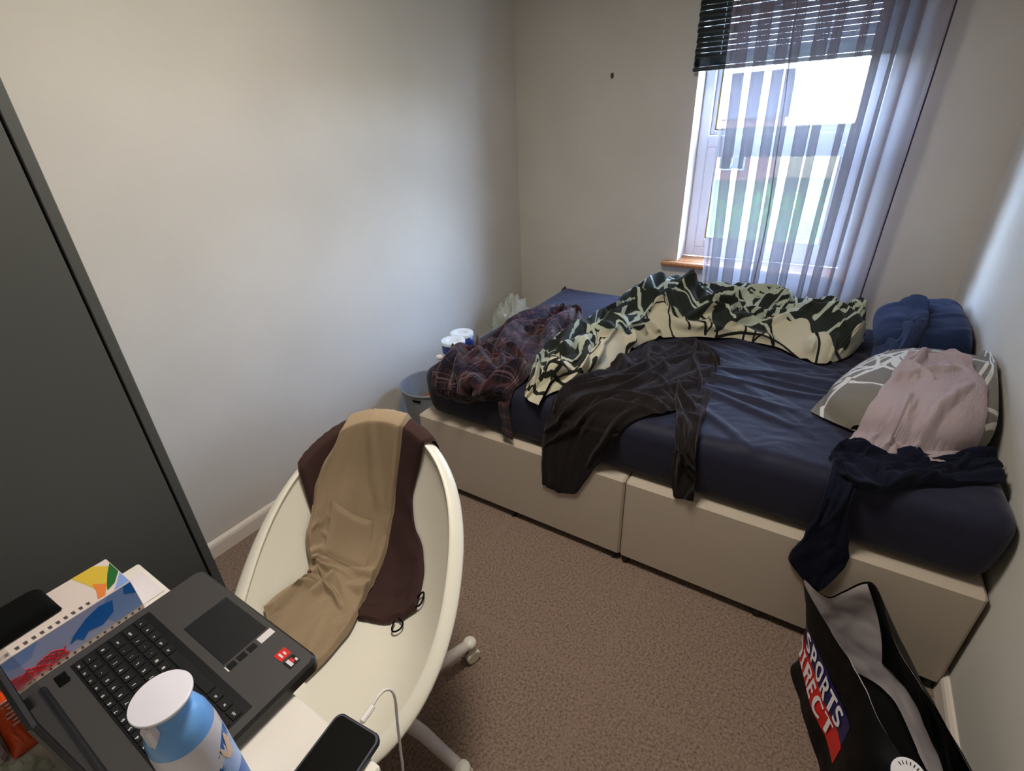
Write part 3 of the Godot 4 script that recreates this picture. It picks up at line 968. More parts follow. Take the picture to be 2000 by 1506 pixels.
# ------------------------------------------------------------------ clothes on the bed
# a garment laid over the bed: outline in (x, s), with folds that run mostly along v
func garment(nu: int, nv: int, c0: Array, c1: Array, d0: Array, d1: Array, sd: int, loft: float, folds: Folds, wobble := 0.010, tex := Vector2(1, 1), extra = null, cut := 0.55) -> MB:
	var m := MB.new()
	var r2 := nz(sd, 1.0, 2)
	var r3 := nz(sd + 1, 1.0, 3)
	m.grid(nu, nv, func(u: float, v: float):
		var p := coons(c0, c1, d0, d1, u, v)
		p += Vector2(r2.get_noise_2d(u * 3.0 + 20.0, v * 4.0), r2.get_noise_2d(u * 4.0, v * 3.0 + 20.0)) * wobble
		var e := edge_rise(u, v, 0.07)
		var off := 0.010 + loft * sqrt(e) * (0.6 + 0.6 * r2.get_noise_2d(u * 2.5 + 50.0, v * 2.5)) + folds.at(u, v) * (0.3 + 0.7 * e) + 0.0018 * r3.get_noise_2d(u * 30.0, v * 30.0)
		if p.y > down(0.56):
			off = 0.022 + maxf(off - 0.010, 0.0) * cut
		if extra != null:
			off += extra.call(p.x, p.y)
		return bed_at(p.x, p.y, off))
	for i in m.uv.size():
		m.uv[i] = m.uv[i] * tex
	return m

func build_clothes_on_bed() -> void:
	# plaid shirt at the foot of the bed
	var ps := thing("plaid_shirt", "crumpled dark maroon plaid shirt at the foot of the bed", "shirt")
	obj("body", garment(150, 200,
		[Vector2(0.67, 0.72), Vector2(0.73, 0.69), Vector2(0.80, 0.70)],
		[Vector2(0.555, down(0.515)), Vector2(0.63, down(0.505)), Vector2(0.72, down(0.510)), Vector2(0.82, down(0.545)), Vector2(0.93, down(0.565))],
		[Vector2(0.67, 0.72), Vector2(0.63, 0.92), Vector2(0.575, 1.12), Vector2(0.565, 1.34), Vector2(0.545, 1.52), Vector2(0.555, down(0.515))],
		[Vector2(0.80, 0.70), Vector2(0.88, 0.90), Vector2(0.85, 1.10), Vector2(0.885, 1.32), Vector2(0.95, 1.50), Vector2(0.93, down(0.565))],
		91, 0.026, Folds.new().fill(91, 16, 1.35, 0.5, Vector2(0.25, 0.7), Vector2(0.03, 0.06), Vector2(0.03, 0.075), 0.42).fill(92, 22, 0.3, 0.9, Vector2(0.1, 0.3), Vector2(0.018, 0.036), Vector2(0.02, 0.06), 0.42, Rect2(0, 0, 1, 0.75)).soften(1),
		0.012, Vector2(2.4, 5.4)), M.plaid, ps)
	obj("sleeve", garment(16, 60,
		[Vector2(0.86, 1.50), Vector2(0.93, 1.48)], [Vector2(0.90, down(0.415)), Vector2(0.945, down(0.405))],
		[Vector2(0.86, 1.50), Vector2(0.885, down(0.53)), Vector2(0.90, down(0.415))], [Vector2(0.93, 1.48), Vector2(0.935, down(0.53)), Vector2(0.945, down(0.405))],
		95, 0.004, Folds.new().fill(95, 4, 1.5, 0.2, Vector2(0.3, 0.8), Vector2(0.05, 0.09), Vector2(0.003, 0.006), 0.3), 0.004, Vector2(0.6, 2.2)), M.plaid, ps)
	# dark brown shirt falling over the front edge
	var ds := thing("dark_shirt", "dark brown long sleeved shirt sliding over the front of the bed", "shirt")
	obj("body", garment(190, 240,
		[Vector2(1.22, 0.98), Vector2(1.33, 0.86), Vector2(1.44, 0.835), Vector2(1.55, 1.00)],
		[Vector2(1.066, down(0.245)), Vector2(1.14, down(0.232)), Vector2(1.22, down(0.262))],
		[Vector2(1.22, 0.98), Vector2(1.17, 1.22), Vector2(1.13, 1.45), Vector2(1.10, 1.59), Vector2(1.068, down(0.42)), Vector2(1.066, down(0.245))],
		[Vector2(1.55, 1.00), Vector2(1.545, 1.22), Vector2(1.49, 1.47), Vector2(1.37, down(0.575)), Vector2(1.285, down(0.41)), Vector2(1.22, down(0.262))],
		101, 0.010, Folds.new().fill(101, 15, 1.75, 0.28, Vector2(0.35, 0.75), Vector2(0.018, 0.036), Vector2(0.016, 0.046), 0.33, Rect2(0, 0.12, 1, 0.6)).fill(102, 18, 0.4, 0.9, Vector2(0.10, 0.28), Vector2(0.014, 0.028), Vector2(0.016, 0.048), 0.33, Rect2(0, 0.02, 1, 0.45)).fill(103, 4, 1.6, 0.15, Vector2(0.2, 0.4), Vector2(0.05, 0.07), Vector2(0.006, 0.012), 0.33, Rect2(0, 0.7, 1, 0.3)).soften(3),
		0.008), M.dark_brown_cotton, ds)
	obj("sleeve", garment(60, 130,
		[Vector2(1.42, 1.20), Vector2(1.56, 1.12)], [Vector2(1.560, down(0.385)), Vector2(1.62, down(0.395))],
		[Vector2(1.42, 1.20), Vector2(1.485, 1.43), Vector2(1.53, 1.585), Vector2(1.54, down(0.5)), Vector2(1.560, down(0.385))],
		[Vector2(1.56, 1.12), Vector2(1.585, 1.42), Vector2(1.60, 1.59), Vector2(1.615, down(0.5)), Vector2(1.62, down(0.395))],
		105, 0.010, Folds.new().fill(105, 9, 1.5, 0.35, Vector2(0.3, 0.7), Vector2(0.03, 0.05), Vector2(0.012, 0.034), 0.25).fill(106, 6, 0.3, 0.6, Vector2(0.08, 0.16), Vector2(0.03, 0.05), Vector2(0.010, 0.022), 0.25, Rect2(0, 0, 1, 0.5)).soften(1), 0.006), M.dark_brown_cotton, ds)
	# mauve grey shirt over the patterned pillow
	var over := func(x, s): return pillow_height(x, s)
	var over_more := func(x, s): return pillow_height(x, s) + 0.014
	var ms := obj("mauve_shirt", garment(120, 120,
		[Vector2(2.12, 0.95), Vector2(2.18, 0.93), Vector2(2.235, 0.97)],
		[Vector2(1.968, 1.485), Vector2(2.06, 1.47), Vector2(2.16, 1.44), Vector2(2.262, 1.38)],
		[Vector2(2.12, 0.95), Vector2(2.075, 1.12), Vector2(2.02, 1.31), Vector2(1.968, 1.485)],
		[Vector2(2.235, 0.97), Vector2(2.285, 1.10), Vector2(2.285, 1.25), Vector2(2.262, 1.38)],
		111, 0.010, Folds.new().fill(111, 5, 2.2, 0.5, Vector2(0.4, 0.8), Vector2(0.05, 0.10), Vector2(0.020, 0.038), 0.7).fill(112, 7, 0.6, 0.5, Vector2(0.2, 0.5), Vector2(0.03, 0.06), Vector2(0.014, 0.034), 0.7, Rect2(0, 0, 1, 0.4)).fill(113, 6, 1.5, 0.5, Vector2(0.12, 0.25), Vector2(0.03, 0.05), Vector2(0.008, 0.016), 0.7, Rect2(0, 0.75, 0.6, 0.25)).soften(2), 0.008, Vector2(1, 1), over_more), M.mauve_cotton)
	tag(ms, "mauve grey shirt thrown over the patterned pillow", "shirt")
	# navy sweater bunched below it, one sleeve hanging down
	var nt := thing("navy_sweater", "navy blue sweater bunched on the bed corner, sleeve hanging down", "sweater")
	obj("body", garment(160, 80,
		[Vector2(1.955, 1.475), Vector2(2.04, 1.44), Vector2(2.20, 1.40), Vector2(2.325, 1.31)],
		[Vector2(1.955, 1.585), Vector2(2.06, 1.60), Vector2(2.19, 1.525), Vector2(2.325, 1.44)],
		[Vector2(1.955, 1.475), Vector2(1.94, 1.53), Vector2(1.955, 1.585)],
		[Vector2(2.325, 1.31), Vector2(2.332, 1.36), Vector2(2.325, 1.44)],
		121, 0.030, Folds.new().fill(121, 20, 0.1, 0.5, Vector2(0.4, 1.4), Vector2(0.08, 0.15), Vector2(0.014, 0.036), 3.2).fill(122, 10, 1.2, 0.6, Vector2(0.3, 0.6), Vector2(0.07, 0.12), Vector2(0.010, 0.03), 3.2).soften(1), 0.006, Vector2(1, 1), over), M.navy_jersey, nt)
	obj("sleeve", garment(44, 120,
		[Vector2(1.945, 1.53), Vector2(2.03, 1.51)], [Vector2(1.965, down(0.240)), Vector2(2.005, down(0.210))],
		[Vector2(1.945, 1.53), Vector2(1.945, down(0.54)), Vector2(1.930, down(0.40)), Vector2(1.912, down(0.30)), Vector2(1.965, down(0.240))],
		[Vector2(2.03, 1.51), Vector2(2.01, down(0.54)), Vector2(2.035, down(0.42)), Vector2(2.045, down(0.34)), Vector2(2.005, down(0.210))],
		125, 0.014, Folds.new().fill(125, 6, 1.55, 0.2, Vector2(0.25, 0.5), Vector2(0.04, 0.08), Vector2(0.008, 0.022), 0.3, Rect2(0, 0, 1, 0.45)).soften(1), 0.004), M.navy_jersey, nt)

# ------------------------------------------------------------------ chair
const SH := {"a": 0.2264, "b": 0.309, "yb": 0.7974, "yf": 0.4437, "k": 1.22, "ys": 0.41}

func rim_y(th: float) -> float:
	return SH.yf + (SH.yb - SH.yf) * pow((1.0 + cos(th)) / 2.0, SH.k)

# the shell's upper face at plan offsets (lx across, lz to the front); beyond the rim the cloth folds down outside
func shell_at(lx: float, lz: float, off: float) -> Vector3:
	var r: float = pow(pow(absf(lx) / SH.a, 2.2) + pow(absf(lz) / SH.b, 2.2), 1.0 / 2.2)
	var th := atan2(lx / SH.a, -lz / SH.b)
	var yr := rim_y(th)
	var len_ := maxf(Vector2(lx, lz).length(), 0.05)
	if r <= 1.0:
		# push the sheet up and, on the steep wall, inwards
		var steep := smoothstep(0.5, 1.0, r)
		var y: float = SH.ys + (yr - SH.ys) * pow(r, 3.0) + off * (1.0 - 0.5 * steep) + (0.014 * smoothstep(0.88, 1.0, r) if off > 0.0 else 0.0)
		var inw := 1.0 - off * steep * 0.9 / len_
		return Vector3(lx * inw, y, lz * inw)
	var e := r - 1.0
	var round_ := smoothstep(0.0, 0.14, e)
	var out := (1.0 + minf(e, 0.08)) / r * lerpf(1.0 - off * 0.9 / len_, 1.0 + (off * 0.8 + 0.012) / len_, round_)
	return Vector3(lx * out, yr + 0.014 + off * (0.5 + 0.35 * sin(PI * minf(e / 0.14, 1.0))) - maxf(e - 0.07, 0.0) * 1.3, lz * out)

func shell_sheet(nu: int, nv: int, c0: Array, c1: Array, d0: Array, d1: Array, sd: int, base: float, folds: Folds) -> MB:
	var m := MB.new()
	var r2 := nz(sd, 1.0, 2)
	m.grid(nu, nv, func(u: float, v: float):
		var p := coons(c0, c1, d0, d1, u, v)
		p += Vector2(r2.get_noise_2d(u * 3.0 + 20.0, v * 5.0), r2.get_noise_2d(u * 4.0, v * 4.0 + 20.0)) * 0.004
		var e := edge_rise(u, v, 0.05)
		return shell_at(p.x, p.y, base * (0.45 + 0.55 * e) + 0.006 * e * r2.get_noise_2d(u * 2.0, v * 3.0) + folds.at(u, v) * (0.35 + 0.65 * e)))
	return m

func build_chair() -> void:
	var turn := 0.4635
	var at := Vector3(1.0647, 0, 2.498)
	var t := thing("swivel_chair", "white plastic shell swivel chair with clothes on it", "chair", at, turn)
	var sh := MB.new()
	sh.grid(96, 30, func(u: float, v: float):
		var th: float = u * TAU
		var s := sin(th)
		var c := cos(th)
		var nrm: float = pow(pow(absf(s), 2.2) + pow(absf(c), 2.2), -1.0 / 2.2)
		return shell_at(SH.a * s * nrm * v * 0.9999, -SH.b * c * nrm * v * 0.9999, 0.0), true, true)
	sh.grid(96, 24, func(u: float, v: float):
		var th: float = u * TAU
		var s := sin(th)
		var c := cos(th)
		var nrm: float = pow(pow(absf(s), 2.2) + pow(absf(c), 2.2), -1.0 / 2.2)
		var p := shell_at(SH.a * s * nrm * v * 0.9999, -SH.b * c * nrm * v * 0.9999, 0.0)
		return p + Vector3(p.x, 0, p.z).normalized() * 0.008 * v + Vector3(0, -0.011 + 0.006 * v, 0), false, true)
	obj("seat_shell", sh, M.chair_white, t)
	var rim := []
	for i in 97:
		var th := i * TAU / 96.0
		var s := sin(th)
		var c := cos(th)
		var nrm: float = pow(pow(absf(s), 2.2) + pow(absf(c), 2.2), -1.0 / 2.2)
		rim.append(Vector3((SH.a + 0.008) * s * nrm, rim_y(th), -(SH.b + 0.008) * c * nrm))
	var rm := MB.new()
	rm.grid(96, 14, func(u: float, v: float):
		var i := int(round(u * 96.0))
		var p: Vector3 = rim[i]
		var o := Vector3(p.x, 0, p.z).normalized()
		var an: float = v * TAU
		return p + o * (0.017 * cos(an) + 0.004) + Vector3.UP * (0.009 * sin(an) - 0.006 * cos(an)), false, true, true)
	obj("rim", rm, M.chair_white, t)
	var col := MB.new()
	col.lathe([Vector2(0.0, 0.40), Vector2(0.09, 0.40), Vector2(0.09, 0.40), Vector2(0.085, 0.385), Vector2(0.03, 0.375), Vector2(0.03, 0.375), Vector2(0.014, 0.372), Vector2(0.014, 0.25), Vector2(0.014, 0.25), Vector2(0.025, 0.25), Vector2(0.025, 0.25), Vector2(0.025, 0.09), Vector2(0.025, 0.09), Vector2(0.038, 0.09), Vector2(0.042, 0.07), Vector2(0.042, 0.062), Vector2(0.0, 0.062)], 28)
	obj("column", col, M.chair_steel, t)
	var bc := Vector3(-0.012, 0, -0.02).rotated(Vector3.UP, -turn)
	for k in 5:
		var wa := deg_to_rad(-71.0 + 75.0 * k) if k < 2 else deg_to_rad(4.0 + 71.0 * (k - 1))
		var dir := Vector3(cos(wa), 0, sin(wa)).rotated(Vector3.UP, -turn)
		var ln := 0.275
		var arm := MB.new()
		arm.tube([bc * 0.3 + dir * 0.02 + Vector3.UP * 0.083, bc + dir * 0.14 + Vector3.UP * 0.079, bc + dir * (ln - 0.015) + Vector3.UP * 0.072], [0.021, 0.018, 0.0155], 12)
		var ao := obj("base_arm", arm, M.chair_steel, t)
		var tip := bc + dir * ln
		var cap := MB.new()
		cap.lathe([Vector2(0, 0.086), Vector2(0.015, 0.085), Vector2(0.021, 0.078), Vector2(0.022, 0.066), Vector2(0.0, 0.064)], 16, tip)
		obj("end_cap", cap, M.chair_white, ao)
		var side := dir.cross(Vector3.UP).rotated(Vector3.UP, 0.7 * k)
		for sg in [-1.0, 1.0]:
			var wh := MB.new()
			wh.tube([tip + side * sg * 0.006 + Vector3.UP * 0.024, tip + side * sg * 0.009 + Vector3.UP * 0.024, tip + side * sg * 0.019 + Vector3.UP * 0.024, tip + side * sg * 0.021 + Vector3.UP * 0.024], [0.022, 0.024, 0.024, 0.020], 18)
			obj("wheel", wh, M.chair_white, ao)
		var fork := MB.new()
		fork.tube([tip + Vector3.UP * 0.066, tip + Vector3.UP * 0.05, tip + Vector3.UP * 0.026], [0.008, 0.011, 0.007], 10)
		obj("fork", fork, M.chair_white, ao)
	# brown garment folded over the back, cords at its hem
	var bg := thing("brown_shorts", "dark brown shorts with cord loops hung over the chair back", "shorts", at, turn)
	obj("body", shell_sheet(90, 110,
		[Vector2(-0.20, -0.30), Vector2(-0.05, -0.365), Vector2(0.06, -0.365), Vector2(0.19, -0.29)],
		[Vector2(-0.02, -0.025), Vector2(0.04, -0.018), Vector2(0.085, -0.020), Vector2(0.128, -0.028)],
		[Vector2(-0.20, -0.30), Vector2(-0.185, -0.20), Vector2(-0.12, -0.13), Vector2(-0.05, -0.06), Vector2(-0.02, -0.025)],
		[Vector2(0.19, -0.29), Vector2(0.10, -0.25), Vector2(0.09, -0.21), Vector2(0.132, -0.13), Vector2(0.128, -0.028)],
		131, 0.012, Folds.new().fill(131, 7, 1.5, 0.3, Vector2(0.3, 0.7), Vector2(0.05, 0.10), Vector2(0.004, 0.010), 0.6).fill(132, 5, 0.2, 0.4, Vector2(0.1, 0.3), Vector2(0.02, 0.04), Vector2(0.004, 0.010), 0.6, Rect2(0, 0.75, 1, 0.25)).soften(1)), M.brown_jersey, bg)
	for e in [[Vector2(0.118, -0.045), Vector2(0.150, -0.045), 0.4], [Vector2(0.080, -0.020), Vector2(0.092, 0.010), 1.5]]:
		var lp := MB.new()
		var pts := []
		var a: Vector2 = e[0]
		var b: Vector2 = e[1]
		var sd := (b - a).orthogonal().normalized()
		for i in 17:
			var f := i / 16.0
			var p := a.lerp(b, sin(f * PI)) + sd * 0.011 * sin(f * TAU) * -1.0 + sd * (f - 0.5) * 0.010
			pts.append(shell_at(p.x, p.y, 0.012))
		lp.tube(pts, 0.0022, 8)
		obj("cord_loop", lp, M.black_cord, bg)
	# khaki trousers over that, legs running down across the seat
	var kt := thing("khaki_trousers", "khaki cargo trousers draped from the chair back across its seat", "trousers", at, turn)
	obj("leg", shell_sheet(110, 230,
		[Vector2(-0.085, -0.385), Vector2(-0.02, -0.40), Vector2(0.075, -0.375)],
		[Vector2(-0.205, 0.045), Vector2(-0.165, 0.09), Vector2(-0.072, 0.135)],
		[Vector2(-0.085, -0.385), Vector2(-0.085, -0.31), Vector2(-0.150, -0.225), Vector2(-0.170, -0.135), Vector2(-0.155, -0.085), Vector2(-0.175, -0.035), Vector2(-0.205, 0.045)],
		[Vector2(0.075, -0.375), Vector2(0.075, -0.31), Vector2(0.035, -0.245), Vector2(0.012, -0.165), Vector2(-0.015, -0.085), Vector2(-0.028, 0.02), Vector2(-0.072, 0.135)],
		141, 0.026, Folds.new().fill(141, 5, 1.5, 0.15, Vector2(0.3, 0.6), Vector2(0.02, 0.035), Vector2(0.003, 0.007), 0.28, Rect2(0.6, 0.2, 0.4, 0.4)).fill(142, 9, 0.25, 0.5, Vector2(0.08, 0.22), Vector2(0.02, 0.04), Vector2(0.010, 0.022), 0.28, Rect2(0, 0.56, 1, 0.18)).fill(143, 7, 1.9, 0.4, Vector2(0.12, 0.35), Vector2(0.025, 0.045), Vector2(0.008, 0.018), 0.28, Rect2(0, 0.66, 1, 0.34)).fill(144, 4, 0.3, 0.4, Vector2(0.06, 0.14), Vector2(0.012, 0.02), Vector2(0.003, 0.006), 0.28, Rect2(0, 0.3, 1, 0.25)).soften(1)), M.khaki_twill, kt)
	# cargo pocket flap and two buttons on the leg
	var pf := MB.new()
	pf.grid(20, 24, func(u: float, v: float):
		var p := Vector2(lerpf(-0.125, -0.025, u), lerpf(-0.215, -0.125, v)) + Vector2(-0.01 * v, 0.0)
		return shell_at(p.x, p.y, 0.030 + 0.006 * edge_rise(u, v, 0.12)))
	obj("pocket", pf, M.khaki_twill, kt)
	for q in [Vector2(-0.150, -0.100), Vector2(-0.152, -0.072)]:
		var bt := MB.new()
		bt.lathe([Vector2(0, 0.003), Vector2(0.004, 0.003), Vector2(0.005, 0.0), Vector2(0, 0)], 12, shell_at(q.x, q.y, 0.036))
		obj("button", bt, M.khaki_dark_seam, kt)

# ------------------------------------------------------------------ desk corner
func build_desk() -> void:
	var t := thing("desk", "small white desk beside the wardrobe", "desk", Vector3(0.795, 0, 2.759))
	obj("desktop", bx(Vector3(0.335, 0.7175, 0.25), Vector3(0.67, 0.035, 0.50), 0.003), M.desk_white, t)
	for x in [0.012, 0.658]:
		obj("side_panel", bx(Vector3(x, 0.35, 0.29), Vector3(0.02, 0.70, 0.40), 0.002), M.desk_white, t)
	obj("back_panel", bx(Vector3(0.335, 0.5, 0.46), Vector3(0.626, 0.36, 0.016), 0.002), M.desk_white, t)

func text_mesh(s: String, size: float, bold := false, depth := 0.0004) -> TextMesh:
	var t := TextMesh.new()
	var f := SystemFont.new()
	f.font_names = PackedStringArray(["Droid Sans"])
	if bold:
		f.font_weight = 700
	t.font = f
	t.text = s
	t.font_size = 32
	t.pixel_size = size / 32.0
	t.depth = depth
	t.curve_step = 2.0
	return t

func build_laptop() -> void:
	# local axes: +z towards the sitter (the bed side), so the laptop is turned half round
	var t := thing("laptop", "open dark grey laptop with a black screen on the white desk", "laptop", Vector3(1.119, 0.735, 2.835), PI)
	var W := 0.338
	var D := 0.250
	var top := 0.026
	# base with rounded front corners
	var outline := []
	var rr := 0.014
	for c in [[W / 2 - rr, D / 2 - rr, 0.0], [-W / 2 + rr, D / 2 - rr, 90.0]]:
		for k in 7:
			var a := deg_to_rad(c[2] + k * 15.0)
			outline.append(Vector2(c[0] + cos(a) * rr, c[1] + sin(a) * rr))
	outline.append(Vector2(-W / 2, -D / 2))
	outline.append(Vector2(W / 2, -D / 2))
	var base := MB.new()
	var lvl := [[0.003, 0.006], [0.006, 0.0], [0.022, 0.0], [top, 0.004]]
	for k in 3:
		for i in outline.size():
			var q := []
			for e in [[k, i], [k, (i + 1) % outline.size()], [k + 1, (i + 1) % outline.size()], [k + 1, i]]:
				var o: Vector2 = outline[e[1]] * (1.0 - lvl[e[0]][1] / 0.15)
				q.append(Vector3(o.x, lvl[e[0]][0], o.y))
			var mid: Vector2 = (outline[i] + outline[(i + 1) % outline.size()])
			base.poly(q, Vector3(mid.x, 0, mid.y))
	obj("base_side", base, M.laptop_black, t)
	var deck := MB.new()
	var pts := []
	for o in outline:
		pts.append(Vector3(o.x * (1.0 - 0.004 / 0.15), top, o.y * (1.0 - 0.004 / 0.15)))
	deck.poly(pts, Vector3.UP)
	var dpts := []
	for o in outline:
		dpts.append(Vector3(o.x * 0.96, 0.003, o.y * 0.96))
	deck.poly(dpts, Vector3.DOWN)
	obj("deck", deck, M.laptop_grey, t)
	for x in [-0.14, 0.14]:
		for z in [-0.10, 0.05]:
			obj("foot", bx(Vector3(x, 0.0015, z), Vector3(0.03, 0.003, 0.012), 0.001), M.rubber, t)
	obj("touchpad", bx(Vector3(0.004, top + 0.0002, 0.077), Vector3(0.118, 0.001, 0.072), 0.0004), M.touchpad, t)
	obj("key_well", bx(Vector3(0, top + 0.0001, -0.028), Vector3(0.300, 0.0006, 0.112), 0.0002), M.laptop_black, t)
	# keyboard rows, counted from the screen
	var rows := [
		["esc", "1", "2", "3", "4", "5", "6", "7", "8", "9", "10", "11", "12", "del"],
		["`", "1", "2", "3", "4", "5", "6", "7", "8", "9", "0", "-", "=", "<-"],
		["tab", "Q", "W", "E", "R", "T", "Y", "U", "I", "O", "P", "[", "]", "#"],
		["caps", "A", "S", "D", "F", "G", "H", "J", "K", "L", ";", "'", "ent"],
		["shift", "\\", "Z", "X", "C", "V", "B", "N", "M", ",", ".", "/", "shift"],
		["ctrl", "fn", "alt", " ", "alt", "ctrl", "<", "v", ">"]]
	var widths := {"caps": 1.5, "ent": 1.5, "shift": 1.5, " ": 5.0, "<-": 1.0, "tab": 1.0}
	var kmeshes := {}
	var z := -0.076
	for r in rows.size():
		var kd := 0.0115 if r == 0 else 0.0165
		var sum := 0.0
		for k in rows[r]:
			sum += widths.get(k, 1.0)
		var unit := 0.294 / sum
		var x := -0.147
		for k in rows[r]:
			var kw: float = unit * widths.get(k, 1.0)
			var key := "%d_%d" % [int(kw * 10000), int(kd * 10000)]
			if not kmeshes.has(key):
				kmeshes[key] = bx(Vector3.ZERO, Vector3(kw - 0.0028, 0.0022, kd - 0.0028), 0.0007).mesh()
			var ko := obj("key", kmeshes[key], M.key_black, t, Vector3(x + kw / 2, top + 0.0014, z))
			if k != " ":
				if not kmeshes.has("t" + k):
					kmeshes["t" + k] = text_mesh(k, 0.0062 if k.length() == 1 else 0.004, true)
				var lg := obj("legend", kmeshes["t" + k], M.legend_white, ko, Vector3(-kw * 0.12, 0.0013, -0.001))
				lg.rotation.x = -PI / 2
			x += kw
		z += kd + 0.0022 if r == 0 else kd + 0.0014
	obj("power_button", bx(Vector3(0.135, top + 0.001, -0.098), Vector3(0.026, 0.002, 0.014), 0.001), M.screen_black, t)
	var hg := MB.new()
	hg.tube([Vector3(-0.14, top + 0.001, -D / 2 + 0.004), Vector3(0.14, top + 0.001, -D / 2 + 0.004)], 0.006, 12)
	obj("hinge", hg, M.laptop_black, t)
	var lid := obj("lid", bx(Vector3(0, 0.116, 0), Vector3(W - 0.006, 0.226, 0.007), 0.003), M.laptop_black, t, Vector3(0, top, -D / 2 + 0.001))
	lid.rotation.x = -deg_to_rad(2.2)
	obj("screen", bx(Vector3(0, 0.118, 0.0038), Vector3(W - 0.03, 0.198, 0.0006)), M.screen_black, lid)
	# stickers on the palm rest
	var st := func(x: float, zz: float, w: float, d: float, m: Material, ang := 0.0):
		var o := obj("sticker", bx(Vector3.ZERO, Vector3(w, 0.0005, d), 0.0001), m, t, Vector3(x, top + 0.0003, zz))
		o.rotation.y = ang
		return o
	st.call(-0.066, 0.104, 0.014, 0.024, M.sticker_white)
	for k in 3:
		st.call(-0.066, 0.080 - k * 0.0165, 0.012, 0.013, M.sticker_black)
	st.call(-0.066, 0.0395, 0.012, 0.002, M.sticker_white)
	var rs = st.call(-0.118, 0.098, 0.018, 0.018, M.sticker_red, 0.0)
	obj("print", bx(Vector3(0, 0.0004, -0.003), Vector3(0.010, 0.0003, 0.003)), M.sticker_white, rs)
	obj("print", bx(Vector3(-0.001, 0.0004, 0.003), Vector3(0.007, 0.0003, 0.003)), M.sticker_white, rs)
	var gs = st.call(-0.140, 0.098, 0.018, 0.018, M.sticker_black, 0.0)
	obj("print", bx(Vector3(0, 0.0004, -0.003), Vector3(0.014, 0.0003, 0.005)), M.sticker_white, gs)
	obj("print", bx(Vector3(0.001, 0.0005, 0.002), Vector3(0.010, 0.0003, 0.004)), M.sticker_red, gs)
	obj("print", bx(Vector3(-0.003, 0.0004, 0.0065), Vector3(0.006, 0.0003, 0.003)), M.sticker_white, gs)

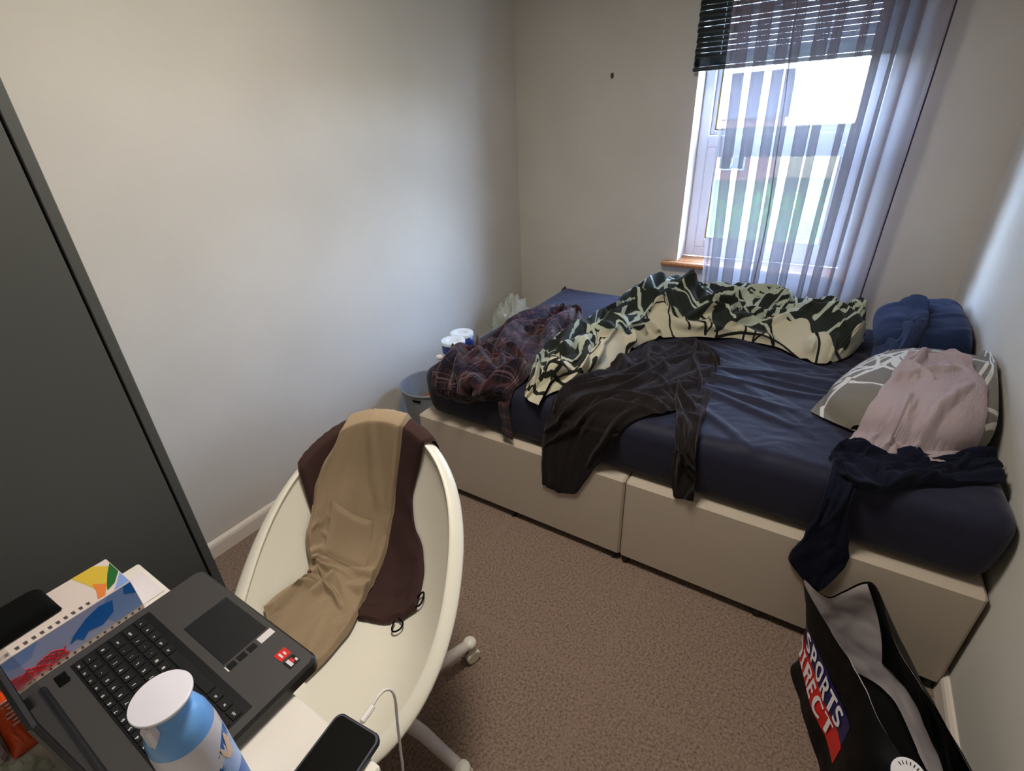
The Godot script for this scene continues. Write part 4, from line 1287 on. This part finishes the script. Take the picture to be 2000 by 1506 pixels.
func build_desk_clutter() -> void:
	var y := 0.735
	# lotion bottle
	var b := thing("lotion_bottle", "blue and white lotion bottle with a wide flat cap by the laptop", "bottle", Vector3(1.336, y, 2.888))
	var body := MB.new()
	body.lathe([Vector2(0, 0), Vector2(0.030, 0), Vector2(0.0335, 0.004), Vector2(0.0340, 0.02), Vector2(0.0335, 0.12), Vector2(0.0325, 0.160), Vector2(0.0316, 0.170)], 48)
	obj("body", body, M.bottle_white, b)
	var sho := MB.new()
	sho.lathe([Vector2(0.0316, 0.170), Vector2(0.0316, 0.170), Vector2(0.0300, 0.184), Vector2(0.0265, 0.196), Vector2(0.0205, 0.203), Vector2(0.0200, 0.204), Vector2(0.0200, 0.218), Vector2(0.0, 0.218)], 48)
	obj("shoulder", sho, M.bottle_blue, b)
	var cap := MB.new()
	cap.lathe([Vector2(0.0, 0.216), Vector2(0.0200, 0.216), Vector2(0.0265, 0.224), Vector2(0.0285, 0.2265), Vector2(0.0290, 0.2285), Vector2(0.0280, 0.2305), Vector2(0.0, 0.2315)], 48)
	obj("cap", cap, M.bottle_white, b)
	# nozzle strip down the side
	var spout := MB.new()
	spout.box(Vector3(0.008, 0.196, 0.0205), Vector3(0.013, 0.044, 0.012), 0.003, Basis(Vector3.UP, 0.3))
	obj("spout", spout, M.bottle_white, b)
	var wrap := func(a0: float, a1: float, lo: Callable, hi: Callable, m: Material, off: float, called: String):
		var w := MB.new()
		w.grid(40, 6, func(u: float, v: float):
			var a: float = lerpf(a0, a1, u)
			var yy: float = lerpf(lo.call(u), hi.call(u), v)
			var r := 0.0340 - 0.0017 * clampf((yy - 0.06) / 0.10, 0.0, 1.0) + off
			return Vector3(cos(a) * r, yy, sin(a) * r))
		obj(called, w, m, b)
	# print: blue waves, a navy oval and pale lettering lines; the camera sees the +x, -z side
	var ac := -0.1
	wrap.call(ac - 1.15, ac + 1.2, func(u: float): return 0.02, func(u: float): return 0.112 + 0.034 * (1.0 - u) + 0.007 * sin(u * 9.0), M.print_blue, 0.0004, "wave_print")
	wrap.call(ac - 1.15, ac - 0.2, func(u: float): return 0.080, func(u: float): return 0.128 - 0.012 * u, M.print_pale_blue, 0.0007, "wave_print")
	wrap.call(ac - 0.85, ac - 0.35, func(u: float): return 0.126 - 0.02 * sin(u * PI), func(u: float): return 0.133 + 0.012 * sin(u * 7.0), M.print_peach, 0.0009, "splash_print")
	for k in 5:
		wrap.call(ac - 0.8 + 0.12 * k, ac + 0.7, func(u: float): return 0.106 - k * 0.011, func(u: float): return 0.109 - k * 0.011, M.print_pale_blue, 0.0010, "text_line")
	wrap.call(ac + 0.75, ac + 1.10, func(u: float): return 0.1435 - 0.0045 * sin(u * PI), func(u: float): return 0.1435 + 0.0045 * sin(u * PI), M.print_navy, 0.0008, "oval_logo")
	# phone with its charging cable
	var ph := thing("smartphone", "black smartphone in a navy case lying on the desk edge", "phone", Vector3(1.415, y, 2.818), 0.10)
	obj("case", rounded_slab(0.0775, 0.160, 0.010, 0.011), M.phone_case, ph)
	var scr := obj("screen", rounded_slab(0.0700, 0.1525, 0.0012, 0.009), M.screen_black, ph, Vector3(0, 0.0096, 0))
	scr.set_meta("label", "black glass screen")
	var cb := thing("charging_cable", "white charging cable plugged into the phone and hanging down", "cable", Vector3(1.400, y, 2.74))
	var plug := MB.new()
	plug.box(Vector3(0.004, 0.0055, -0.016), Vector3(0.009, 0.006, 0.026), 0.0022, Basis(Vector3.UP, 0.1))
	obj("plug", plug, M.cable_white, cb)
	var path := [Vector3(0.003, 0.006, -0.026), Vector3(0.001, 0.008, -0.038), Vector3(0.001, 0.006, -0.052), Vector3(0.006, -0.002, -0.060), Vector3(0.011, -0.02, -0.059), Vector3(0.016, -0.06, -0.050), Vector3(0.022, -0.11, -0.040), Vector3(0.026, -0.17, -0.030), Vector3(0.020, -0.30, -0.01), Vector3(0.0, -0.50, 0.02), Vector3(-0.03, -0.68, 0.05), Vector3(-0.05, -0.732, 0.10), Vector3(-0.02, -0.732, 0.20)]
	var fine := []
	for i in 61:
		fine.append(cr(path, i / 60.0))
	var ct := MB.new()
	ct.tube(fine, 0.0021, 8)
	obj("lead", ct, M.cable_white, cb)
	# sheet of paper under the carton
	var pa := obj("paper_sheet", bx(Vector3(0.870, y + 0.0010, 2.836), Vector3(0.088, 0.0016, 0.140), 0.0003), M.paper)
	tag(pa, "blank white sheet of paper sticking out from under the printed carton", "paper")
	# printed carton lying beside the laptop: cream lid, blue painted side
	var nb := thing("printed_carton", "cream and blue printed carton with red scribbles beside the laptop", "carton", Vector3(0.877, y + 0.002, 2.884), 0.0)
	obj("body", bx(Vector3(0, 0.034, 0), Vector3(0.096, 0.068, 0.164), 0.0012), M.paper_cream, nb)
	var flat := func(pts: Array, m: Material, h: float, side: bool, called: String):
		# prints: on the lid (x, z) or on the side facing the laptop (z, y)
		var f := MB.new()
		var q := []
		for p in pts:
			q.append(Vector3(0.048 + h, p.y * 1.36, p.x) if side else Vector3(p.x, 0.068 + h, p.y))
		var ctr := Vector3.ZERO
		for p in q:
			ctr += p
		ctr /= q.size()
		for i in q.size():
			f.poly([ctr, q[i], q[(i + 1) % q.size()]], Vector3.RIGHT if side else Vector3.UP)
		obj(called, f, m, nb)
	flat.call([Vector2(-0.081, 0.008), Vector2(0.081, 0.008), Vector2(0.081, 0.0485), Vector2(-0.081, 0.0485)], M.paper_light_blue, 0.0003, true, "side_print")
	flat.call([Vector2(-0.081, 0.008), Vector2(-0.04, 0.008), Vector2(-0.03, 0.03), Vector2(-0.045, 0.0485), Vector2(-0.081, 0.0485)], M.paper_blue, 0.0005, true, "side_print")
	flat.call([Vector2(0.045, 0.0485), Vector2(0.081, 0.0485), Vector2(0.081, 0.03), Vector2(0.06, 0.034)], M.paper_blue, 0.0005, true, "side_print")
	flat.call([Vector2(-0.050, 0.040), Vector2(-0.032, 0.043), Vector2(-0.012, 0.038), Vector2(0.012, 0.026), Vector2(0.020, 0.018), Vector2(0.010, 0.020), Vector2(0.004, 0.013), Vector2(-0.006, 0.020), Vector2(-0.024, 0.016), Vector2(-0.044, 0.024)], M.print_blue, 0.0007, true, "side_print")
	flat.call([Vector2(-0.081, 0.030), Vector2(-0.066, 0.038), Vector2(-0.070, 0.0485), Vector2(-0.081, 0.0485)], M.print_blue, 0.0007, true, "side_print")
	for k in 15:
		var pz := -0.076 + k * 0.0105
		flat.call([Vector2(pz, 0.003), Vector2(pz + 0.003, 0.002), Vector2(pz + 0.004, 0.005), Vector2(pz + 0.001, 0.006)], M.ink_grey, 0.0004, true, "dot_print")
	for k in 8:
		var scr2 := MB.new()
		var sp := []
		for i in 14:
			var f := i / 13.0
			sp.append(Vector3(0.0487, 0.016 + 0.0075 * sin(f * 9.0 + k * 1.7) + 0.0016 * k - 0.004 * absf(f - 0.5), 0.026 + 0.050 * f + 0.002 * sin(k * 2.1)))
		scr2.tube(sp, 0.0009, 6, true)
		obj("red_scribble", scr2, M.paper_red, nb)
	flat.call([Vector2(-0.047, -0.030), Vector2(-0.047, -0.062), Vector2(-0.02, -0.078), Vector2(0.022, -0.062), Vector2(0.040, -0.046), Vector2(0.0, -0.040)], M.paper_yellow, 0.0003, false, "lid_print")
	flat.call([Vector2(-0.030, -0.081), Vector2(0.006, -0.081), Vector2(0.030, -0.066), Vector2(0.038, -0.052), Vector2(0.020, -0.058), Vector2(-0.004, -0.068)], M.paper_green, 0.0005, false, "lid_print")
	flat.call([Vector2(0.000, -0.044), Vector2(0.020, -0.058), Vector2(0.046, -0.046), Vector2(0.044, -0.036), Vector2(0.022, -0.042)], M.paper_orange, 0.0006, false, "lid_print")
	flat.call([Vector2(0.010, -0.081), Vector2(0.047, -0.081), Vector2(0.047, -0.058), Vector2(0.036, -0.066)], M.paper_blue, 0.0003, false, "lid_print")
	for k in 10:
		flat.call([Vector2(0.036, -0.026 + k * 0.010), Vector2(0.044, -0.026 + k * 0.010), Vector2(0.044, -0.022 + k * 0.010), Vector2(0.036, -0.021 + k * 0.010)], M.ink_grey, 0.0003, false, "lid_text")
	# black pouch on the carton
	var pc := thing("black_pouch", "soft black pouch lying on the printed carton", "pouch", Vector3(0.866, y + 0.0715, 2.930), 0.05)
	var pm := MB.new()
	pm.grid(30, 30, func(u: float, v: float):
		var a: float = u * 2 - 1
		var b2: float = v * 2 - 1
		var d := maxf(0.0, 1.0 - pow(absf(a), 6.0)) * maxf(0.0, 1.0 - pow(absf(b2), 6.0))
		return Vector3(a * 0.038 - 0.006, 0.002 + 0.020 * pow(d, 0.5), b2 * 0.042), true)
	pm.box(Vector3(-0.006, 0.0015, 0), Vector3(0.074, 0.003, 0.082), 0.001)
	obj("body", pm, M.black_felt, pc)
	# things behind the laptop lid
	var ow := thing("snack_packet", "orange snack packet with white lettering behind the laptop lid", "packet", Vector3(0.967, y, 2.993), 0.0)
	var om := MB.new()
	var on := nz(151, 1.0, 2)
	om.grid(40, 24, func(u: float, v: float):
		var a: float = u * 2 - 1
		var b2: float = v * 2 - 1
		var d := maxf(0.0, 1.0 - pow(absf(a), 4.0)) * maxf(0.0, 1.0 - b2 * b2)
		return Vector3(a * 0.070, 0.004 + 0.018 * pow(d, 0.6) + 0.003 * on.get_noise_2d(u * 6.0, v * 6.0) * d, b2 * 0.019), true)
	om.box(Vector3(0, 0.002, 0), Vector3(0.138, 0.003, 0.036), 0.001)
	obj("wrapper", om, M.orange_wrap, ow)
	for k in 7:
		var mk := bx(Vector3(-0.02 + k * 0.009, 0.0232, -0.002 + 0.002 * sin(k * 2.0)), Vector3(0.0025, 0.001, 0.012 - 0.003 * (k % 3)), 0.0002)
		obj("white_mark", mk, M.white_plastic, ow)
	var wc := thing("white_carton", "plain white carton behind the orange packet", "carton", Vector3(0.985, y, 3.045))
	var wm := MB.new()
	wm.box(Vector3(0, 0.011, 0), Vector3(0.09, 0.022, 0.062), 0.006)
	obj("box", wm, M.white_plastic, wc)
	obj("flap", bx(Vector3(0, 0.0225, -0.012), Vector3(0.08, 0.0015, 0.03), 0.0004), M.paper, wc)
	crumpled("plastic_wrap", "crumpled clear plastic wrap behind the laptop screen", "plastic wrap", Vector3(1.105, y, 3.025), Vector3(0.060, 0.017, 0.042), 161, M.clear_plastic)

func rounded_slab(w: float, l: float, h: float, r: float) -> MB:
	var m := MB.new()
	var ring := []
	for c in [[w / 2 - r, l / 2 - r, 0.0], [-w / 2 + r, l / 2 - r, 90.0], [-w / 2 + r, -l / 2 + r, 180.0], [w / 2 - r, -l / 2 + r, 270.0]]:
		for k in 7:
			var a := deg_to_rad(c[2] + k * 15.0)
			ring.append(Vector2(c[0] + cos(a) * r, c[1] + sin(a) * r))
	var e := minf(h * 0.3, 0.002)
	var lv := [[0.0, e], [e, 0.0], [h - e, 0.0], [h, e]]
	for k in 3:
		for i in ring.size():
			var q := []
			for s in [[k, i], [k, (i + 1) % ring.size()], [k + 1, (i + 1) % ring.size()], [k + 1, i]]:
				var o: Vector2 = ring[s[1]] - ring[s[1]].normalized() * lv[s[0]][1]
				q.append(Vector3(o.x, lv[s[0]][0], o.y))
			m.poly(q, Vector3(ring[i].x, 0, ring[i].y))
	for k in [0, 3]:
		var q := []
		for o in ring:
			var p: Vector2 = o - o.normalized() * lv[k][1]
			q.append(Vector3(p.x, lv[k][0], p.y))
		m.poly(q, Vector3.DOWN if k == 0 else Vector3.UP)
	return m

# lump of crumpled film or tissue resting on its base
func crumpled(called: String, label: String, category: String, at: Vector3, size: Vector3, sd: int, m_: Material) -> void:
	var m := MB.new()
	var n := nz(sd, 1.0, 3, true)
	m.grid(44, 26, func(u: float, v: float):
		var th: float = u * TAU
		var ph: float = v * PI
		var d := Vector3(cos(th) * sin(ph), cos(ph), sin(th) * sin(ph))
		var k: float = n.get_noise_3d(d.x * 1.6, d.y * 1.6, d.z * 1.6)
		var p := d * (0.78 + 0.3 * k)
		return Vector3(p.x * size.x, maxf((p.y + 0.8) / 1.8, 0.0) * size.y * 2.0, p.z * size.z), false, true)
	var o := obj(called, m, m_, self, at)
	tag(o, label, category)

# ------------------------------------------------------------------ shopping bag by the wall
func build_shopping_bag() -> void:
	var o := Vector3(2.14, 0, 1.92)
	var t := thing("shopping_bag", "black plastic shopping bag with blue and red print by the bed", "bag", o)
	# loop order: front far corner, along the front to the near corner, round the back, far notch
	var top := [Vector3(1.946, 0.345, 1.736), Vector3(2.022, 0.318, 1.846), Vector3(2.083, 0.312, 1.944), Vector3(2.150, 0.300, 2.065), Vector3(2.235, 0.275, 2.125), Vector3(2.312, 0.265, 2.085), Vector3(2.238, 0.318, 1.975), Vector3(2.155, 0.338, 1.835), Vector3(2.100, 0.372, 1.692), Vector3(2.022, 0.270, 1.690)]
	var mid := [Vector3(1.992, 0.17, 1.742), Vector3(2.024, 0.17, 1.860), Vector3(2.078, 0.17, 1.985), Vector3(2.115, 0.17, 2.130), Vector3(2.210, 0.17, 2.185), Vector3(2.325, 0.17, 2.130), Vector3(2.305, 0.17, 1.985), Vector3(2.270, 0.17, 1.840), Vector3(2.190, 0.17, 1.690), Vector3(2.065, 0.17, 1.672)]
	var bot := [Vector3(1.995, 0.002, 1.735), Vector3(2.020, 0.002, 1.850), Vector3(2.070, 0.002, 1.975), Vector3(2.125, 0.002, 2.120), Vector3(2.210, 0.002, 2.160), Vector3(2.318, 0.002, 2.120), Vector3(2.312, 0.002, 1.985), Vector3(2.290, 0.002, 1.840), Vector3(2.220, 0.002, 1.690), Vector3(2.100, 0.002, 1.680)]
	var n := nz(171, 1.0, 3)
	var at := func(u: float, v: float, inset: float) -> Vector3:
		var a := closed_cr(top, u)
		var b := closed_cr(mid, u)
		var c := closed_cr(bot, u)
		var p := a * (1 - v) * (1 - v) + (b * 2.0 - (a + c) * 0.5) * 2.0 * v * (1 - v) + c * v * v
		var outw := Vector3(p.x - 2.14, 0, p.z - 1.92).normalized()
		p += outw * (0.010 * n.get_noise_3d(p.x * 7.0, p.y * 6.0, p.z * 7.0) - inset)
		p.x = minf(p.x, ROOM_W - 0.02)
		return p - o
	var outer := MB.new()
	outer.grid(120, 40, func(u: float, v: float): return at.call(u, v, 0.0), false, true)
	obj("outer_skin", outer, M.bag_black, t)
	var inner := MB.new()
	inner.grid(120, 30, func(u: float, v: float): return at.call(u, 0.006 + v * 0.96, 0.004), true, true)
	obj("lining", inner, M.bag_lining, t)
	var base := MB.new()
	base.grid(60, 6, func(u: float, v: float): return at.call(u, 0.995, 0.0).lerp(Vector3(0.02, 0.004, 0.0), v), false, true)
	obj("bottom", base, M.bag_black, t)
	# print on the front panel; u 0 .. 0.3 runs along it
	var band := func(u0: float, u1: float, v0: float, v1: float, m: Material, called: String):
		var b := MB.new()
		b.grid(30, 10, func(u: float, v: float): return at.call(lerpf(u0, u1, u), lerpf(v0, v1, v) + 0.02 * sin(u * PI), -0.0012))
		obj(called, b, m, t)
	band.call(0.035, 0.228, 0.31, 0.53, M.bag_blue, "blue_band")
	band.call(0.005, 0.230, 0.53, 0.76, M.bag_red, "red_band")
	var letters := func(u0: float, u1: float, v0: float, v1: float, s: String):
		var tm := text_mesh(s, 0.1, true, 0.0)
		var arr := tm.get_mesh_arrays()
		var vs: PackedVector3Array = arr[Mesh.ARRAY_VERTEX]
		var lo := Vector2(1e9, 1e9)
		var hi := -lo
		for p in vs:
			lo = lo.min(Vector2(p.x, p.y))
			hi = hi.max(Vector2(p.x, p.y))
		var b := MB.new()
		for p in vs:
			var fu := (p.x - lo.x) / (hi.x - lo.x)
			var fv := (hi.y - p.y) / (hi.y - lo.y)
			b.v.append(at.call(lerpf(u0, u1, fu), lerpf(v0, v1, fv) + 0.02 * sin(fu * PI), -0.0042))
			b.n.append(Vector3(-0.85, 0.1, 0.5))
			b.uv.append(Vector2(fu, fv))
		var ix = arr[Mesh.ARRAY_INDEX]
		if ix == null or ix.size() == 0:
			for i in vs.size():
				b.idx.append(i)
		else:
			b.idx = ix
		obj("lettering", b, M.bag_white, t)
	letters.call(0.050, 0.205, 0.335, 0.515, "SPORTS")
	letters.call(0.012, 0.195, 0.555, 0.735, "DIRECT")
	# small white squiggle on the back panel inside face
	var sq := MB.new()
	var pts := []
	for i in 13:
		var f := i / 12.0
		pts.append(at.call(0.755 - 0.018 * f, 0.10 + 0.03 * sin(f * TAU) + 0.05 * f, 0.010))
	sq.tube(pts, 0.0016, 6)
	obj("squiggle_print", sq, M.bag_white, t)
	# back panel turned out: black face rising above the lining
	var fl := MB.new()
	fl.grid(40, 12, func(u: float, v: float): return at.call(lerpf(0.50, 0.815, u), lerpf(0.0, 0.70, v), 0.0075), true)
	obj("folded_panel", fl, M.bag_black, t)
	# clothes inside
	var ct := thing("black_garment", "black garment with a white round patch stuffed in the bag", "garment", Vector3(2.205, 0.160, 2.095))
	var cm := MB.new()
	var cn := nz(175, 1.0, 3, true)
	cm.grid(50, 30, func(u: float, v: float):
		var th: float = u * TAU
		var ph: float = v * PI
		var d := Vector3(cos(th) * sin(ph), cos(ph), sin(th) * sin(ph))
		var k: float = cn.get_noise_3d(d.x * 1.2, d.y * 1.2, d.z * 1.2)
		return Vector3(d.x * 0.080, d.y * 0.130, d.z * 0.058) * (0.92 + 0.1 * k), false, true)
	obj("cloth", cm, M.black_felt, ct)
	var patch := MB.new()
	patch.lathe([Vector2(0, 0.002), Vector2(0.030, 0.001), Vector2(0.031, 0.0), Vector2(0, -0.001)], 28)
	var pt := obj("patch", patch, M.bag_white, ct, Vector3(-0.028, 0.126, 0.012))
	pt.rotation = Vector3(0.45, 0.4, 0.15)
	var wd := MB.new()
	wd.poly([Vector3(-0.010, 0.0026, 0.004), Vector3(0.012, 0.0026, 0.000), Vector3(0.016, 0.0026, 0.026), Vector3(-0.004, 0.0026, 0.028)], Vector3.UP)
	obj("patch_mark", wd, M.sticker_black, pt)
	for k in 6:
		var a2 := deg_to_rad(-120.0 + k * 17.0)
		var bar := MB.new()
		bar.box(Vector3(cos(a2) * 0.022, 0.0025, sin(a2) * 0.022), Vector3(0.006, 0.0006, 0.0016), 0.0, Basis(Vector3.UP, -a2))
		obj("patch_mark", bar, M.sticker_black, pt)

# ------------------------------------------------------------------ foot end of the bed
func build_foot_end_clutter() -> void:
	var b := thing("waste_bin", "grey plastic waste bin between the bed and the wall", "bin", Vector3(0.225, 0, 1.29))
	var m := MB.new()
	var prof := [Vector2(0, 0.0), Vector2(0.105, 0.0), Vector2(0.105, 0.0), Vector2(0.11, 0.006)]
	for k in 22:
		var y := 0.015 + k * 0.0135
		var r := 0.11 + 0.043 * y / 0.33
		prof.append(Vector2(r, y))
		prof.append(Vector2(r + 0.0025, y + 0.005))
	prof.append_array([Vector2(0.153, 0.322), Vector2(0.158, 0.324), Vector2(0.158, 0.332), Vector2(0.154, 0.334), Vector2(0.150, 0.330), Vector2(0.108, 0.012), Vector2(0.0, 0.010)])
	m.lathe(prof, 48)
	obj("body", m, M.bin_grey, b)
	var hs := MB.new()
	var a0 := 1.35
	hs.grid(10, 2, func(u: float, v: float):
		var a: float = a0 + (u - 0.5) * 0.30
		return Vector3(cos(a) * 0.1535, 0.295 + v * 0.012, sin(a) * 0.1535))
	obj("handle_slot", hs, M.gap_black, b)
	crumpled("bin_litter", "orange brown crumpled wrapper inside the grey bin", "litter", Vector3(0.235, 0.14, 1.28), Vector3(0.085, 0.065, 0.085), 181, M.bin_litter)
	# two tubs with white lids on the mattress edge
	var first: Node3D
	for k in 2:
		var p: Vector3 = [Vector3(0.520, BED_TOP + 0.010, 1.425), Vector3(0.498, BED_TOP + 0.010, 1.335)][k]
		if k == 0:
			first = thing("lidded_tub", "white lidded blue tub on the bed next to the tissue", "tub", p, 0.0, "blue tubs at the foot of the bed")
			var tb := MB.new()
			tb.lathe([Vector2(0, 0), Vector2(0.046, 0), Vector2(0.05, 0.004), Vector2(0.05, 0.045), Vector2(0.0, 0.045)], 36)
			obj("body", tb, M.tub_blue, first)
			var ld := MB.new()
			ld.lathe([Vector2(0.0505, 0.043), Vector2(0.0525, 0.043), Vector2(0.0525, 0.043), Vector2(0.0525, 0.054), Vector2(0.050, 0.057), Vector2(0.027, 0.057), Vector2(0.023, 0.046), Vector2(0.023, 0.046), Vector2(0.0, 0.046)], 36)
			obj("lid", ld, M.tub_lid, first)
		else:
			var c: Node3D = first.duplicate()
			c.name = numbered("lidded_tub")
			add_child(c)
			c.position = p
			c.set_meta("label", "white lidded blue tub standing behind the tub next to the tissue")
	crumpled("tissue", "small crumpled white tissue on the bed beside the tubs", "tissue", Vector3(0.508, BED_TOP + 0.006, 1.508), Vector3(0.018, 0.010, 0.016), 185, M.paper)
	crumpled("plastic_carrier_bag", "crumpled clear plastic bag in the corner behind the bed", "plastic bag", Vector3(0.19, 0.002, 0.42), Vector3(0.17, 0.275, 0.17), 191, M.clear_plastic)

func build_fill_lamp() -> void:  # invented lamp out of view, added to fill the room with light
	var at := Vector3(1.20, ROOM_H, 2.12)
	var t := thing("added_fill_lamp", "added fill lamp with a round opal dome, out of view on the ceiling", "lamp", at)
	var pl := MB.new()
	pl.lathe([Vector2(0, 0.0), Vector2(0.20, 0.0), Vector2(0.20, 0.0), Vector2(0.20, -0.02), Vector2(0.20, -0.02), Vector2(0.0, -0.02)], 40)
	obj("mounting_plate", pl, M.white_plastic, t)
	var dm := MB.new()
	var prof := []
	for k in 10:
		var a := k * PI / 18.0
		prof.append(Vector2(0.185 * cos(a), -0.022 - 0.06 * sin(a)))
	prof.append(Vector2(0, -0.082))
	dm.lathe(prof, 40)
	var glow := mat("fill_lamp_glow", Color(0.9, 0.88, 0.84), 0.5)  # glow for the dome of the added lamp
	glow.emission_enabled = true
	glow.emission = Color(1.0, 0.97, 0.93)
	glow.emission_energy_multiplier = 1.2
	obj("fill_lamp_dome", dm, glow, t)
	var l := AreaLight3D.new()
	l.name = "added_fill_light"
	l.area_size = Vector2(0.36, 0.36)
	l.light_color = Color(1.0, 0.97, 0.93)
	l.light_energy = FILL_LAMP
	l.shadow_enabled = true
	t.add_child(l)
	l.position = Vector3(0, -0.09, 0)
	l.rotation.x = -PI / 2
	l.area_range = 8.0
